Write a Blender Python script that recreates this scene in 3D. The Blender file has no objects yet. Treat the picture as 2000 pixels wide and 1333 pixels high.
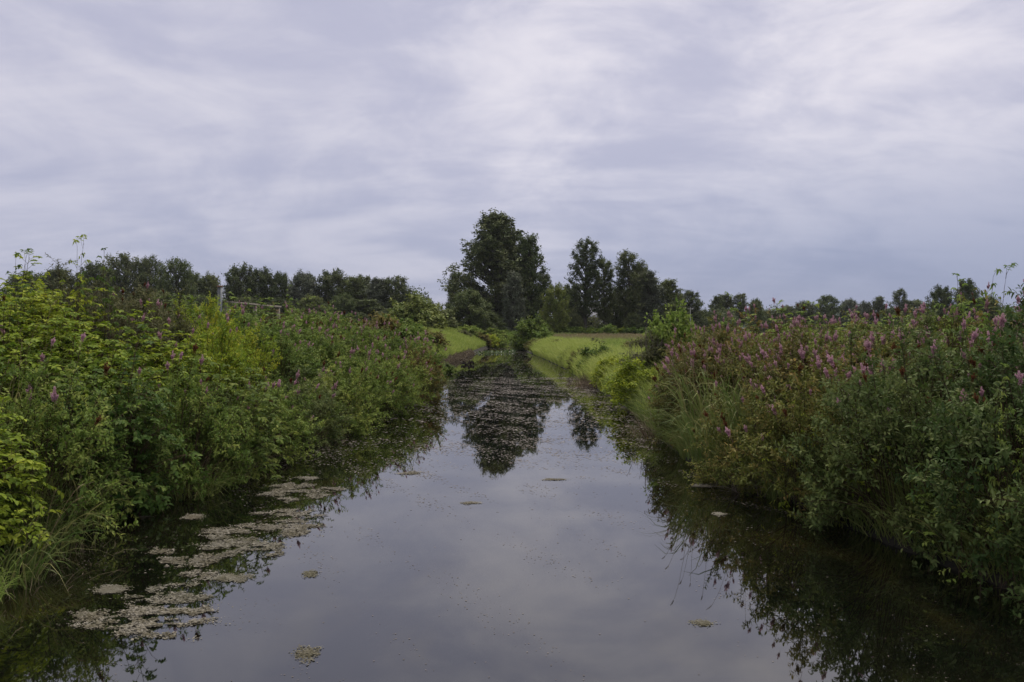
import bpy, math
import numpy as np
from mathutils import Vector, Euler

S = bpy.context.scene
C = S.collection
PI = math.pi
F = 1444.0          # focal length in photo pixels (26 mm on a 36 mm sensor, 2000 px wide)
EYE = 2.7           # eye height above the water
HOR = 640.0         # photo row of the horizon


def at(u, d):       # lateral position of photo column u at distance d
    return (u - 1000.0) * d / F


def top(v, d):      # height of photo row v at distance d
    return EYE + (HOR - v) * d / F


# ------------------------------------------------------------------ helpers
def nrm(a):
    return a / np.maximum(np.linalg.norm(a, axis=-1, keepdims=True), 1e-9)


class Acc:
    """collects vertices and faces with a per-vertex leaf tint"""
    def __init__(self):
        self.v, self.t, self.f, self.n = [], [], [], 0

    def add(self, V, faces, tint=0.5):
        V = np.asarray(V, dtype=np.float64).reshape(-1, 3)
        T = np.broadcast_to(np.asarray(tint, dtype=np.float64), (len(V),)) if np.ndim(tint) == 0 else np.asarray(tint).reshape(-1)
        for fa in faces:
            self.f.append(np.asarray(fa, dtype=np.int64) + self.n)
        self.v.append(V)
        self.t.append(T)
        self.n += len(V)

    def mesh(self, name, mat, smooth=False):
        V = np.concatenate(self.v) if self.v else np.zeros((0, 3))
        T = np.concatenate(self.t) if self.t else np.zeros(0)
        me = bpy.data.meshes.new(name)
        me.vertices.add(len(V))
        me.vertices.foreach_set('co', V.astype(np.float32).ravel())
        li, st, n = [], [], 0
        for fa in self.f:
            k = fa.shape[1]
            st.append(n + k * np.arange(len(fa)))
            li.append(fa.ravel())
            n += fa.size
        li = np.concatenate(li)
        st = np.concatenate(st)
        me.loops.add(len(li))
        me.loops.foreach_set('vertex_index', li.astype(np.int32))
        me.polygons.add(len(st))
        me.polygons.foreach_set('loop_start', st.astype(np.int32))
        if smooth:
            me.polygons.foreach_set('use_smooth', np.ones(len(st), dtype=bool))
        a = me.attributes.new('tint', 'FLOAT', 'POINT')
        a.data.foreach_set('value', T.astype(np.float32))
        me.update(calc_edges=True)
        me.materials.append(mat)
        return me


def link(name, me, parent=None, loc=(0, 0, 0), rot=(0, 0, 0), scale=(1, 1, 1), mat=None):
    o = bpy.data.objects.new(name, me)
    C.objects.link(o)
    o.location, o.rotation_euler, o.scale = loc, rot, scale
    if parent is not None:
        o.parent = parent
    if mat is not None:
        o.material_slots[0].link = 'OBJECT'
        o.material_slots[0].material = mat
    return o


def tag(o, label=None, cat=None, group=None, kind=None):
    if label:
        o['label'] = label
    if cat:
        o['category'] = cat
    if group:
        o['group'] = group
    if kind:
        o['kind'] = kind
    return o


def box(acc, x0, x1, y0, y1, z0, z1, tint=0.5):
    V = [(x0, y0, z0), (x1, y0, z0), (x1, y1, z0), (x0, y1, z0), (x0, y0, z1), (x1, y0, z1), (x1, y1, z1), (x0, y1, z1)]
    acc.add(V, [np.array([(0, 3, 2, 1), (4, 5, 6, 7), (0, 1, 5, 4), (1, 2, 6, 5), (2, 3, 7, 6), (3, 0, 4, 7)])], tint)


def bez(B, t):
    t = np.asarray(t)[..., None]
    B0, B1, B2 = (b[:, None, :] for b in B)
    P = (1 - t) ** 2 * B0 + 2 * t * (1 - t) * B1 + t ** 2 * B2
    T = 2 * (1 - t) * (B1 - B0) + 2 * t * (B2 - B1)
    return P, nrm(T)


def frame(T):
    ref = np.where(np.abs(T[..., 2:3]) > 0.94, np.array([1.0, 0, 0]), np.array([0, 0, 1.0]))
    A = nrm(np.cross(T, ref))
    return A, np.cross(A, T)


def tubes(acc, B, r0, r1, seg=4, sides=3, tint=0.5):
    n = len(B[0])
    t = np.broadcast_to(np.linspace(0, 1, seg + 1), (n, seg + 1))
    P, T = bez(B, t)
    A, Bn = frame(T)
    r0 = np.broadcast_to(np.asarray(r0, float), (n,))
    r1 = np.broadcast_to(np.asarray(r1, float), (n,))
    r = r0[:, None] + (r1 - r0)[:, None] * t
    a = np.arange(sides) * 2 * PI / sides
    ring = A[:, :, None] * np.cos(a)[None, None, :, None] + Bn[:, :, None] * np.sin(a)[None, None, :, None]
    V = P[:, :, None] + ring * r[:, :, None, None]
    idx = np.arange(n * (seg + 1) * sides).reshape(n, seg + 1, sides)
    q = np.stack([idx[:, :-1], np.roll(idx, -1, 2)[:, :-1], np.roll(idx, -1, 2)[:, 1:], idx[:, 1:]], -1).reshape(-1, 4)
    acc.add(V, [q], tint)


def leaves(acc, P, D, N, L, W, tint, fold=0.18, droop=0.12, simple=False):
    P, D, N = (x.reshape(-1, 3) for x in (P, D, N))
    n = len(P)
    L = np.broadcast_to(np.asarray(L, float).reshape(-1, 1) if np.ndim(L) else np.full((n, 1), L), (n, 1))
    W = np.broadcast_to(np.asarray(W, float).reshape(-1, 1) if np.ndim(W) else np.full((n, 1), W), (n, 1))
    Sd = nrm(np.cross(D, N))
    N = np.cross(Sd, D)
    tip = P + D * L - N * droop * L
    a = P + D * 0.4 * L + Sd * W * 0.5 + N * fold * W
    b = P + D * 0.4 * L - Sd * W * 0.5 + N * fold * W
    T = np.broadcast_to(np.asarray(tint, float).reshape(-1, 1), (n, 1)) if np.ndim(tint) else np.full((n, 1), tint)
    if simple:
        V = np.stack([P, b, tip, a], 1)
        i = 4 * np.arange(n)[:, None]
        acc.add(V, [np.concatenate([i + [0, 1, 2], i + [0, 2, 3]])], np.repeat(T, 4, 1).ravel())
    else:
        m = P + D * 0.5 * L
        a2 = P + D * 0.72 * L + Sd * W * 0.36 + N * (fold * W * 0.7 - droop * L * 0.35)
        b2 = P + D * 0.72 * L - Sd * W * 0.36 + N * (fold * W * 0.7 - droop * L * 0.35)
        a = P + D * 0.3 * L + Sd * W * 0.5 + N * fold * W
        b = P + D * 0.3 * L - Sd * W * 0.5 + N * fold * W
        V = np.stack([P, b, b2, tip, a2, a, m], 1)
        i = 7 * np.arange(n)[:, None]
        acc.add(V, [np.concatenate([i + [0, 1, 6], i + [1, 2, 6], i + [2, 3, 6], i + [6, 3, 4], i + [6, 4, 5], i + [6, 5, 0]])],
                np.repeat(T, 7, 1).ravel())


def foliage(acc, rng, B, per, t0, t1, L, W, ang=0.9, droop=0.25, jit=0.35, tint=None, planar=False, simple=False, scatter=0.0, tip_bias=0.8):
    n = len(B[0])
    j = np.arange(per)
    t = t0 + (t1 - t0) * np.clip((j[None] + rng.random((n, per))) / per, 0, 1) ** tip_bias
    P, T = bez(B, t)
    A, Bn = frame(T)
    if planar:
        rad = A * np.where(j % 2, 1.0, -1.0)[None, :, None]
    else:
        az = j[None] * 2.399 + rng.random((n, 1)) * 6.28
        rad = A * np.cos(az)[..., None] + Bn * np.sin(az)[..., None]
    D = T * math.cos(ang) + rad * math.sin(ang) + rng.normal(0, jit, P.shape)
    D[..., 2] -= droop
    D = nrm(D)
    N = nrm(np.array([0, 0, 1.0]) + rng.normal(0, jit, P.shape) + T * 0.3)
    if scatter:
        P = P + rng.normal(0, scatter, P.shape)
    ls = rng.uniform(0.65, 1.15, (n, per)) * (1 - 0.35 * np.clip((t - 0.85) / 0.15, 0, 1))
    if tint is None:
        tint = np.clip(rng.normal(0.48, 0.19, (n, 1)) + rng.normal(0, 0.14, (n, per)), 0, 1)
    leaves(acc, P, D, N, (L * ls).ravel(), (W * ls).ravel(), tint.ravel(), simple=simple)


def strips(acc, B, w, seg=4, tint=0.5, rng=None):
    n = len(B[0])
    t = np.broadcast_to(np.linspace(0, 1, seg + 1), (n, seg + 1))
    P, T = bez(B, t)
    side = rng.normal(0, 1, (n, 1, 3))
    side[..., 2] *= 0.3
    Sd = nrm(np.cross(np.cross(T, side), T))
    w = np.broadcast_to(np.asarray(w, float), (n,))
    ww = w[:, None] * (1 - t ** 2.2 * 0.96) * 0.5
    V = np.stack([P - Sd * ww[..., None], P + Sd * ww[..., None]], 2)
    idx = np.arange(n * (seg + 1) * 2).reshape(n, seg + 1, 2)
    q = np.stack([idx[:, :-1, 0], idx[:, :-1, 1], idx[:, 1:, 1], idx[:, 1:, 0]], -1).reshape(-1, 4)
    T_ = np.broadcast_to(np.asarray(tint, float).reshape(-1, 1), (n, 2 * (seg + 1))) if np.ndim(tint) else np.full((n, 2 * (seg + 1)), tint)
    acc.add(V, [q], T_.ravel())


# ------------------------------------------------------------------ materials
def nodes(mat):
    mat.use_nodes = True
    nt = mat.node_tree
    nt.nodes.clear()
    return nt, nt.nodes.new, nt.links.new


def ramp(N, stops):
    r = N('ShaderNodeValToRGB')
    e = r.color_ramp.elements
    while len(e) < len(stops):
        e.new(0.5)
    for i, (p, c) in enumerate(stops):
        e[i].position = p
        e[i].color = (*c, 1)
    return r


def leaf_mat(name, cols, trans=0.35, rough=0.6, var=0.16, spec=0.13, gain=1.0):
    cols = [tuple(min(.85, v * gain) for v in c) for c in cols]
    m = bpy.data.materials.new(name)
    nt, N, K = nodes(m)
    at_ = N('ShaderNodeAttribute')
    at_.attribute_name = 'tint'
    k = len(cols)
    r = ramp(N, [(0.1 + 0.8 * i / (k - 1), c) for i, c in enumerate(cols)])
    K(at_.outputs['Fac'], r.inputs['Fac'])
    oi = N('ShaderNodeObjectInfo')
    mr = N('ShaderNodeMapRange')
    mr.inputs['To Min'].default_value = 1 - var
    mr.inputs['To Max'].default_value = 1 + var
    K(oi.outputs['Random'], mr.inputs['Value'])
    mh = N('ShaderNodeMapRange')
    mh.inputs['To Min'].default_value = 0.5 + var * 0.09
    mh.inputs['To Max'].default_value = 0.5 - var * 0.09
    K(oi.outputs['Random'], mh.inputs['Value'])
    hs = N('ShaderNodeHueSaturation')
    K(mr.outputs['Result'], hs.inputs['Value'])
    K(mh.outputs['Result'], hs.inputs['Hue'])
    K(r.outputs['Color'], hs.inputs['Color'])
    p = N('ShaderNodeBsdfPrincipled')
    p.inputs['Roughness'].default_value = rough
    p.inputs['Specular IOR Level'].default_value = spec
    K(hs.outputs['Color'], p.inputs['Base Color'])
    out = N('ShaderNodeOutputMaterial')
    if trans > 0:
        t = N('ShaderNodeBsdfTranslucent')
        K(hs.outputs['Color'], t.inputs['Color'])
        mx = N('ShaderNodeMixShader')
        mx.inputs['Fac'].default_value = trans
        K(p.outputs['BSDF'], mx.inputs[1])
        K(t.outputs['BSDF'], mx.inputs[2])
        K(mx.outputs['Shader'], out.inputs['Surface'])
    else:
        K(p.outputs['BSDF'], out.inputs['Surface'])
    return m


def plain_mat(name, c0, c1, scale=8.0, rough=0.8, metal=0.0, detail=4.0, stretch=(1, 1, 1)):
    m = bpy.data.materials.new(name)
    nt, N, K = nodes(m)
    tc = N('ShaderNodeTexCoord')
    mp = N('ShaderNodeMapping')
    mp.inputs['Scale'].default_value = stretch
    K(tc.outputs['Object'], mp.inputs['Vector'])
    no = N('ShaderNodeTexNoise')
    no.inputs['Scale'].default_value = scale
    no.inputs['Detail'].default_value = detail
    K(mp.outputs['Vector'], no.inputs['Vector'])
    r = ramp(N, [(0.32, c0), (0.68, c1)])
    K(no.outputs['Fac'], r.inputs['Fac'])
    p = N('ShaderNodeBsdfPrincipled')
    p.inputs['Roughness'].default_value = rough
    p.inputs['Metallic'].default_value = metal
    K(r.outputs['Color'], p.inputs['Base Color'])
    b = N('ShaderNodeBump')
    b.inputs['Strength'].default_value = 0.35
    b.inputs['Distance'].default_value = 0.02
    K(no.outputs['Fac'], b.inputs['Height'])
    K(b.outputs['Normal'], p.inputs['Normal'])
    out = N('ShaderNodeOutputMaterial')
    K(p.outputs['BSDF'], out.inputs['Surface'])
    return m


G = 1.0
M = {}
M['spirea'] = leaf_mat('spirea_leaf', [(.034,.056,.010),(.068,.098,.019),(.128,.142,.034)], gain=2.39)
M['spirea_warm'] = leaf_mat('spirea_leaf_warm', [(.042, .054, .011), (.078, .088, .020), (.145, .112, .034)], gain=1.7)
M['spirea_dark'] = leaf_mat('spirea_leaf_dark', [(.030,.050,.014),(.052,.074,.022),(.092,.112,.038)], gain=1.77)
M['spirea_red'] = leaf_mat('spirea_leaf_red', [(.046,.056,.013),(.086,.086,.022),(.145,.088,.032)], gain=1.45)
M['bramble'] = leaf_mat('bramble_leaf', [(.046,.072,.007),(.090,.120,.010),(.150,.170,.018)], gain=2.25)
M['bramble_dark'] = leaf_mat('bramble_leaf_dark', [(.028,.052,.009),(.052,.084,.015),(.096,.120,.024)], gain=1.78)
M['yellow'] = leaf_mat('yellow_leaf', [(.075,.120,.010),(.145,.185,.016),(.270,.245,.026)], gain=1.96)
M['grey'] = leaf_mat('greygreen_leaf', [(.050,.060,.024),(.082,.088,.038),(.120,.118,.058)], gain=1.25)
M['light'] = leaf_mat('light_leaf', [(.060, .100, .018), (.105, .150, .030), (.150, .185, .045)], gain=1.71)
M['olive'] = leaf_mat('olive_leaf', [(.066,.070,.018),(.110,.105,.028),(.160,.120,.040)], gain=1.35)
M['crown_dark'] = leaf_mat('crown_dark', [(.020,.028,.012),(.034,.043,.018),(.058,.064,.028)], trans=.2, rough=.6, gain=2.62)
M['crown_mid'] = leaf_mat('crown_mid', [(.028,.038,.014),(.046,.058,.021),(.074,.084,.032)], trans=.2, rough=.6, gain=2.55)
M['crown_silver'] = leaf_mat('crown_silver', [(.040, .050, .032), (.064, .074, .050), (.095, .100, .075)], trans=.2, rough=.6, gain=1.94)
M['crown_yellow'] = leaf_mat('crown_yellow', [(.060, .082, .020), (.100, .120, .030), (.145, .155, .042)], trans=.25, rough=.6, gain=1.79)
M['grass'] = leaf_mat('grass_blade', [(.070,.100,.020),(.115,.150,.032),(.165,.185,.055)], trans=.3, rough=.5, gain=2.27)
M['grass_dull'] = leaf_mat('grass_blade_dull', [(.055, .085, .020), (.095, .120, .035), (.160, .150, .060)], trans=.3, rough=.5, gain=1.50)
M['straw'] = leaf_mat('straw', [(.060, .044, .030), (.110, .083, .058), (.180, .145, .100)], trans=.15, rough=.7)
M['tan'] = leaf_mat('seeding_grass', [(.20,.165,.085),(.29,.235,.13),(.36,.29,.17)], trans=.2, rough=.7)
M['seed'] = leaf_mat('seed_head', [(.16, .13, .07), (.24, .19, .11), (.34, .28, .18)], trans=.2, rough=.7)
M['pink'] = leaf_mat('pink_flower', [(.28,.13,.17),(.46,.25,.32),(.60,.40,.46)], trans=.25, rough=.7, var=.15)
M['brown'] = leaf_mat('spent_flower', [(.075, .026, .013), (.120, .045, .020), (.175, .072, .032)], trans=.1, rough=.8)
M['stem'] = leaf_mat('stem', [(.040, .028, .018), (.065, .045, .028), (.09, .065, .04)], trans=0, rough=.8)
M['twig'] = leaf_mat('dead_twig', [(.085, .072, .060), (.13, .11, .095), (.19, .165, .145)], trans=0, rough=.85)
M['bark'] = plain_mat('bark', (.030, .026, .022), (.075, .066, .058), 3.0, .9, stretch=(3, 3, .6))
M['algae'] = leaf_mat('algae_flake', [(.075,.066,.038),(.128,.116,.086),(.180,.166,.138)], trans=0, rough=.75, var=.12, spec=.3)
M['fleck'] = leaf_mat('duckweed_fleck', [(.075,.062,.05),(.145,.125,.115),(.25,.225,.215)], trans=0, rough=.7, spec=.3)
M['lily'] = leaf_mat('lily_pad', [(.050, .090, .022), (.085, .135, .035), (.15, .19, .08)], trans=.15, rough=.3, spec=.6)
M['petal'] = leaf_mat('lily_petal', [(.62, .60, .58), (.75, .74, .72), (.82, .81, .80)], trans=.2, rough=.5)
M['dark_leaf'] = leaf_mat('dark_pond_leaf', [(.020, .016, .014), (.032, .024, .02), (.05, .04, .034)], trans=0, rough=.6)
M['steel'] = plain_mat('galvanised_steel', (.13, .14, .155), (.24, .25, .265), 14, .45, .6)
M['rust'] = plain_mat('rusty_cap', (.16, .085, .06), (.25, .15, .11), 20, .8)
M['wood'] = plain_mat('weathered_wood', (.15, .13, .11), (.26, .23, .20), 6, .85, stretch=(.4, 6, 6))
M['roofm'] = plain_mat('grey_roof_metal', (.26, .26, .31), (.34, .34, .40), 3, .5)
M['wallm'] = plain_mat('pale_wall', (.26, .245, .22), (.34, .32, .29), 4, .85)
M['glass'] = plain_mat('dark_window', (.02, .022, .026), (.04, .042, .05), 4, .1)
M['trim'] = plain_mat('white_trim', (.68, .68, .68), (.78, .78, .78), 5, .6)
M['polem'] = plain_mat('grey_pole', (.28, .27, .26), (.42, .41, .40), 4, .8)

# ground: soil, litter and short turf; low mud blackened for shade under overhanging bushes
gm = bpy.data.materials.new('ground')
nt, N, K = nodes(gm)
tc = N('ShaderNodeTexCoord')
n1 = N('ShaderNodeTexNoise'); n1.inputs['Scale'].default_value = .35; n1.inputs['Detail'].default_value = 8
n2 = N('ShaderNodeTexNoise'); n2.inputs['Scale'].default_value = 6; n2.inputs['Detail'].default_value = 6
K(tc.outputs['Object'], n1.inputs['Vector']); K(tc.outputs['Object'], n2.inputs['Vector'])
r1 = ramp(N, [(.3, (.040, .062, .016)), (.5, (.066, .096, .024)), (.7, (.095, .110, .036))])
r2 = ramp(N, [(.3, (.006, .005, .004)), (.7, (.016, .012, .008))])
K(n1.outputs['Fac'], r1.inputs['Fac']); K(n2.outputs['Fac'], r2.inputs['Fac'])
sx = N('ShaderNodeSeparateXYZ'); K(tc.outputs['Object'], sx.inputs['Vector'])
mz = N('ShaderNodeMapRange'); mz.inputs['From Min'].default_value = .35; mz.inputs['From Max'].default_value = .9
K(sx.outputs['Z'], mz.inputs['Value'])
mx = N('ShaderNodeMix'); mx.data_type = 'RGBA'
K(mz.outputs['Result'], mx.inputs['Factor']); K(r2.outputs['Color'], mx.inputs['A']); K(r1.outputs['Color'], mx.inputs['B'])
p = N('ShaderNodeBsdfPrincipled'); p.inputs['Roughness'].default_value = .95
K(mx.outputs['Result'], p.inputs['Base Color'])
bp = N('ShaderNodeBump'); bp.inputs['Strength'].default_value = .6; bp.inputs['Distance'].default_value = .05
K(n2.outputs['Fac'], bp.inputs['Height']); K(bp.outputs['Normal'], p.inputs['Normal'])
o_ = N('ShaderNodeOutputMaterial'); K(p.outputs['BSDF'], o_.inputs['Surface'])

# water: murky body, mirror surface
wm = bpy.data.materials.new('water')
nt, N, K = nodes(wm)
tc = N('ShaderNodeTexCoord')
mp = N('ShaderNodeMapping'); mp.inputs['Scale'].default_value = (1.0, .55, 1)
K(tc.outputs['Object'], mp.inputs['Vector'])
n1 = N('ShaderNodeTexNoise'); n1.inputs['Scale'].default_value = .9; n1.inputs['Detail'].default_value = 6; n1.inputs['Distortion'].default_value = .6
K(mp.outputs['Vector'], n1.inputs['Vector'])
r1 = ramp(N, [(.35, (.002, .003, .002)), (.55, (.005, .005, .003)), (.72, (.016, .014, .005))])
K(n1.outputs['Fac'], r1.inputs['Fac'])
n2 = N('ShaderNodeTexNoise'); n2.inputs['Scale'].default_value = 2.2; n2.inputs['Detail'].default_value = 3
K(mp.outputs['Vector'], n2.inputs['Vector'])
bp = N('ShaderNodeBump'); bp.inputs['Strength'].default_value = .05; bp.inputs['Distance'].default_value = .01
K(n2.outputs['Fac'], bp.inputs['Height'])
df = N('ShaderNodeBsdfDiffuse'); K(r1.outputs['Color'], df.inputs['Color'])
gs = N('ShaderNodeBsdfGlossy'); gs.inputs['Roughness'].default_value = .02; K(bp.outputs['Normal'], gs.inputs['Normal'])
fz = N('ShaderNodeFresnel'); fz.inputs['IOR'].default_value = 1.33
pw = N('ShaderNodeMath'); pw.operation = 'POWER'; K(fz.outputs['Fac'], pw.inputs[0]); pw.inputs[1].default_value = .54
ms_ = N('ShaderNodeMixShader')
K(pw.outputs[0], ms_.inputs['Fac']); K(df.outputs['BSDF'], ms_.inputs[1]); K(gs.outputs['BSDF'], ms_.inputs[2])
o_ = N('ShaderNodeOutputMaterial'); K(ms_.outputs['Shader'], o_.inputs['Surface'])

# ------------------------------------------------------------------ world, sun, camera
SUN_EL, SUN_AZ = math.radians(62), math.radians(12)     # azimuth clockwise from +Y
w = bpy.data.worlds.new('World')
S.world = w
w.use_nodes = True
nt = w.node_tree
nt.nodes.clear()
N, K = nt.nodes.new, nt.links.new
tc = N('ShaderNodeTexCoord')
sx = N('ShaderNodeSeparateXYZ'); K(tc.outputs['Generated'], sx.inputs['Vector'])


def mth(op, a, b=None, clamp=False):
    n = N('ShaderNodeMath'); n.operation = op; n.use_clamp = clamp
    for i, x in enumerate((a, b)):
        if x is None:
            continue
        if isinstance(x, (int, float)):
            n.inputs[i].default_value = x
        else:
            K(x, n.inputs[i])
    return n.outputs[0]


def noise(vec, scale, detail=5, rough=.55, dist=0.0):
    n = N('ShaderNodeTexNoise')
    n.inputs['Scale'].default_value = scale
    n.inputs['Detail'].default_value = detail
    n.inputs['Roughness'].default_value = rough
    n.inputs['Distortion'].default_value = dist
    K(vec, n.inputs['Vector'])
    return n.outputs['Fac']


def mapping(vec, rot, sc, loc=(0, 0, 0)):
    m = N('ShaderNodeMapping')
    m.inputs['Rotation'].default_value = (0, 0, rot)
    m.inputs['Scale'].default_value = sc
    m.inputs['Location'].default_value = loc
    K(vec, m.inputs['Vector'])
    return m.outputs['Vector']


def mixc(f, a, b):
    m = N('ShaderNodeMix'); m.data_type = 'RGBA'
    if isinstance(f, (int, float)):
        m.inputs['Factor'].default_value = f
    else:
        K(f, m.inputs['Factor'])
    for k, x in (('A', a), ('B', b)):
        if isinstance(x, tuple):
            m.inputs[k].default_value = (*x, 1)
        else:
            K(x, m.inputs[k])
    return m.outputs['Result']


zp = mth('MAXIMUM', sx.outputs['Z'], 0.0)
zc = mth('ADD', zp, 0.24)
cb = N('ShaderNodeCombineXYZ')
K(mth('DIVIDE', sx.outputs['X'], zc), cb.inputs['X'])
K(mth('DIVIDE', sx.outputs['Y'], zc), cb.inputs['Y'])
pl = cb.outputs['Vector']
big = noise(mapping(pl, 0.6, (.75, 1.0, 1), (3.1, 1.7, 0)), .55, 4, .5, .6)
mid = noise(mapping(pl, 0.75, (.42, .95, 1), (7.3, 2.2, 0)), 1.25, 6, .5, 1.2)
fin = noise(mapping(pl, 0.9, (.6, 1.1, 1), (1.3, 5.2, 0)), 5.0, 6, .55, .7)
mot = noise(mapping(tc.outputs['Generated'], 0, (1, 1, 2.1), (4.2, 1.1, 2.7)), 4.4, 8, .60, .55)
big = mth('ADD', mth('MULTIPLY', big, .34), mth('MULTIPLY', mot, .66))
f = mth('ADD', mth('ADD', mth('MULTIPLY', big, .56), mth('MULTIPLY', mid, .28)), mth('MULTIPLY', fin, .16))
fr = N('ShaderNodeMapRange'); fr.interpolation_type = 'SMOOTHSTEP'
fr.inputs['From Min'].default_value = .41; fr.inputs['From Max'].default_value = .59
K(f, fr.inputs['Value'])
cf = fr.outputs['Result']
# brightening of the cloud deck toward the hidden sun
sd = Vector((math.sin(math.radians(21)) * math.cos(math.radians(24)), math.cos(math.radians(21)) * math.cos(math.radians(24)), math.sin(math.radians(24))))
dt = N('ShaderNodeVectorMath'); dt.operation = 'DOT_PRODUCT'
K(tc.outputs['Generated'], dt.inputs[0]); dt.inputs[1].default_value = sd
gl = N('ShaderNodeMapRange'); gl.interpolation_type = 'SMOOTHSTEP'
gl.inputs['From Min'].default_value = .80; gl.inputs['From Max'].default_value = 1.0
K(dt.outputs['Value'], gl.inputs['Value'])
el = N('ShaderNodeMapRange'); el.interpolation_type = 'SMOOTHSTEP'
el.inputs['From Min'].default_value = .0; el.inputs['From Max'].default_value = .30
K(zp, el.inputs['Value'])
dark = mixc(el.outputs['Result'], (.375, .400, .560), (.520, .520, .660))
lite = mixc(el.outputs['Result'], (.530, .535, .670), (.720, .700, .790))
cc = mixc(cf, dark, lite)
# right-hand side of the low sky is a deeper blue-grey band
rx = N('ShaderNodeMapRange'); rx.interpolation_type = 'SMOOTHSTEP'
rx.inputs['From Min'].default_value = -.1; rx.inputs['From Max'].default_value = .5
K(sx.outputs['X'], rx.inputs['Value'])
lowb = mth('MULTIPLY', rx.outputs['Result'], mth('SUBTRACT', 1.0, el.outputs['Result']))
cc = mixc(mth('MULTIPLY', lowb, .95), cc, (.262, .302, .470))
# thin breaks of pale cream light close to the horizon
br = noise(mapping(pl, 0.15, (.16, .62, 1), (2.0, .4, 0)), 1.5, 5, .55, .3)
bm = N('ShaderNodeMapRange'); bm.interpolation_type = 'SMOOTHSTEP'
bm.inputs['From Min'].default_value = .55; bm.inputs['From Max'].default_value = .68
K(br, bm.inputs['Value'])
lo = N('ShaderNodeMapRange'); lo.interpolation_type = 'SMOOTHSTEP'
lo.inputs['From Min'].default_value = .10; lo.inputs['From Max'].default_value = .05
K(zp, lo.inputs['Value'])
cc = mixc(mth('MULTIPLY', mth('MULTIPLY', bm.outputs['Result'], lo.outputs['Result']), .75), cc, (.78, .74, .72))
glow = mixc(mth('MULTIPLY', gl.outputs['Result'], mth('ADD', .25, mth('MULTIPLY', cf, .75))), (1, 1, 1), (1.2, 1.18, 1.13))
mu = N('ShaderNodeMix'); mu.data_type = 'RGBA'; mu.blend_type = 'MULTIPLY'; mu.inputs['Factor'].default_value = 1
K(cc, mu.inputs['A']); K(glow, mu.inputs['B'])
# the deck is thinner and brighter overhead
zz = N('ShaderNodeMapRange'); zz.inputs['From Min'].default_value = .42; zz.inputs['From Max'].default_value = 1.0
zz.inputs['To Min'].default_value = 1.0; zz.inputs['To Max'].default_value = 1.9
K(zp, zz.inputs['Value'])
bgc = N('ShaderNodeBackground')
wz = N('ShaderNodeMapRange'); wz.inputs['From Min'].default_value = .42; wz.inputs['From Max'].default_value = .8
K(zp, wz.inputs['Value'])
K(mixc(wz.outputs['Result'], mu.outputs['Result'], (.72, .70, .68)), bgc.inputs['Color'])
K(zz.outputs['Result'], bgc.inputs['Strength'])
sky = N('ShaderNodeTexSky')
sky.sky_type = 'NISHITA'
sky.sun_disc = False
sky.sun_elevation = SUN_EL
sky.sun_rotation = SUN_AZ
bgs = N('ShaderNodeBackground')
K(sky.outputs['Color'], bgs.inputs['Color'])
bgs.inputs['Strength'].default_value = .08
ms = N('ShaderNodeMixShader')
ms.inputs['Fac'].default_value = .9
K(bgs.outputs['Background'], ms.inputs[1]); K(bgc.outputs['Background'], ms.inputs[2])
wo = N('ShaderNodeOutputWorld'); K(ms.outputs['Shader'], wo.inputs['Surface'])

sl = bpy.data.lights.new('sun', 'SUN')
sl.energy = 2.6
sl.angle = math.radians(11)
sl.color = (1, .91, .74)
so = bpy.data.objects.new('sun', sl)
C.objects.link(so)
so.location = (30, 40, 60)
sdir = Vector((math.sin(SUN_AZ) * math.cos(SUN_EL), math.cos(SUN_AZ) * math.cos(SUN_EL), math.sin(SUN_EL)))
so.rotation_euler = sdir.to_track_quat('Z', 'Y').to_euler()

cd = bpy.data.cameras.new('camera')
cd.lens = 26.0
cd.sensor_width = 36.0
cd.clip_end = 8000
cam = bpy.data.objects.new('camera', cd)
C.objects.link(cam)
cam.location = (0, 0, EYE)
cam.rotation_euler = (math.radians(90 - 1.05), 0, 0)
S.camera = cam
S.view_settings.view_transform = 'Standard'
S.view_settings.look = 'None'
S.view_settings.gamma = 1
S.view_settings.exposure = 0

# ------------------------------------------------------------------ ground and water
LY = [-40, 4, 8, 10.5, 12.6, 14.7, 18.6, 21, 26, 31, 34, 41, 54, 65, 78, 93, 101]
LX = [-5.6, -5.6, -5.5, -5.8, -5.2, -4.9, -4.6, -4.4, -3.7, -3.3, -3.6, -4.4, -4.8, -4.3, -3.8, -3.4, -2.4]
RY = [-40, 4, 7.6, 8.7, 10.5, 12.6, 15, 20.5, 24.4, 30, 37, 46, 60, 78, 97, 101]
RX = [5.2, 5.2, 5.1, 4.8, 4.4, 4.2, 3.5, 3.7, 3.8, 3.74, 3.46, 3.5, 2.9, 1.9, .9, .6]
xl = lambda y: np.interp(y, LY, LX)
xr = lambda y: np.interp(y, RY, RX)


def shore(x, y):      # signed distance outside the channel, and how much it is the left side
    ins = np.minimum(np.minimum(x - xl(y), xr(y) - x), np.minimum(101 - y, y + 38))
    return -ins


def gz(x, y):
    x, y = np.asarray(x, float), np.asarray(y, float)
    s = shore(x, y)
    wl = np.clip((2.0 - x) / 5.0, 0, 1)
    zl = np.interp(s, [-1.2, 0, .35, 2.0, 4.5, 7, 12, 20], [-.6, -.04, .42, 1.15, 1.95, 2.15, 2.1, 1.7])
    zr = np.interp(s, [-1.2, 0, .35, 1.5, 3.0, 8, 20], [-.6, -.04, .42, .8, 1.0, 1.05, 1.0])
    z = zl * wl + zr * (1 - wl)
    far = np.clip((s - 25) / 60, 0, 1)
    z = z * (1 - far) + 1.0 * far
    bumps = .06 * np.sin(x * 1.7 + y * .9) * np.sin(y * 1.1 - x * .4) + .04 * np.sin(x * 3.9 - y * 2.7)
    return z + bumps * np.clip(s, 0, 1)


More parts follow.
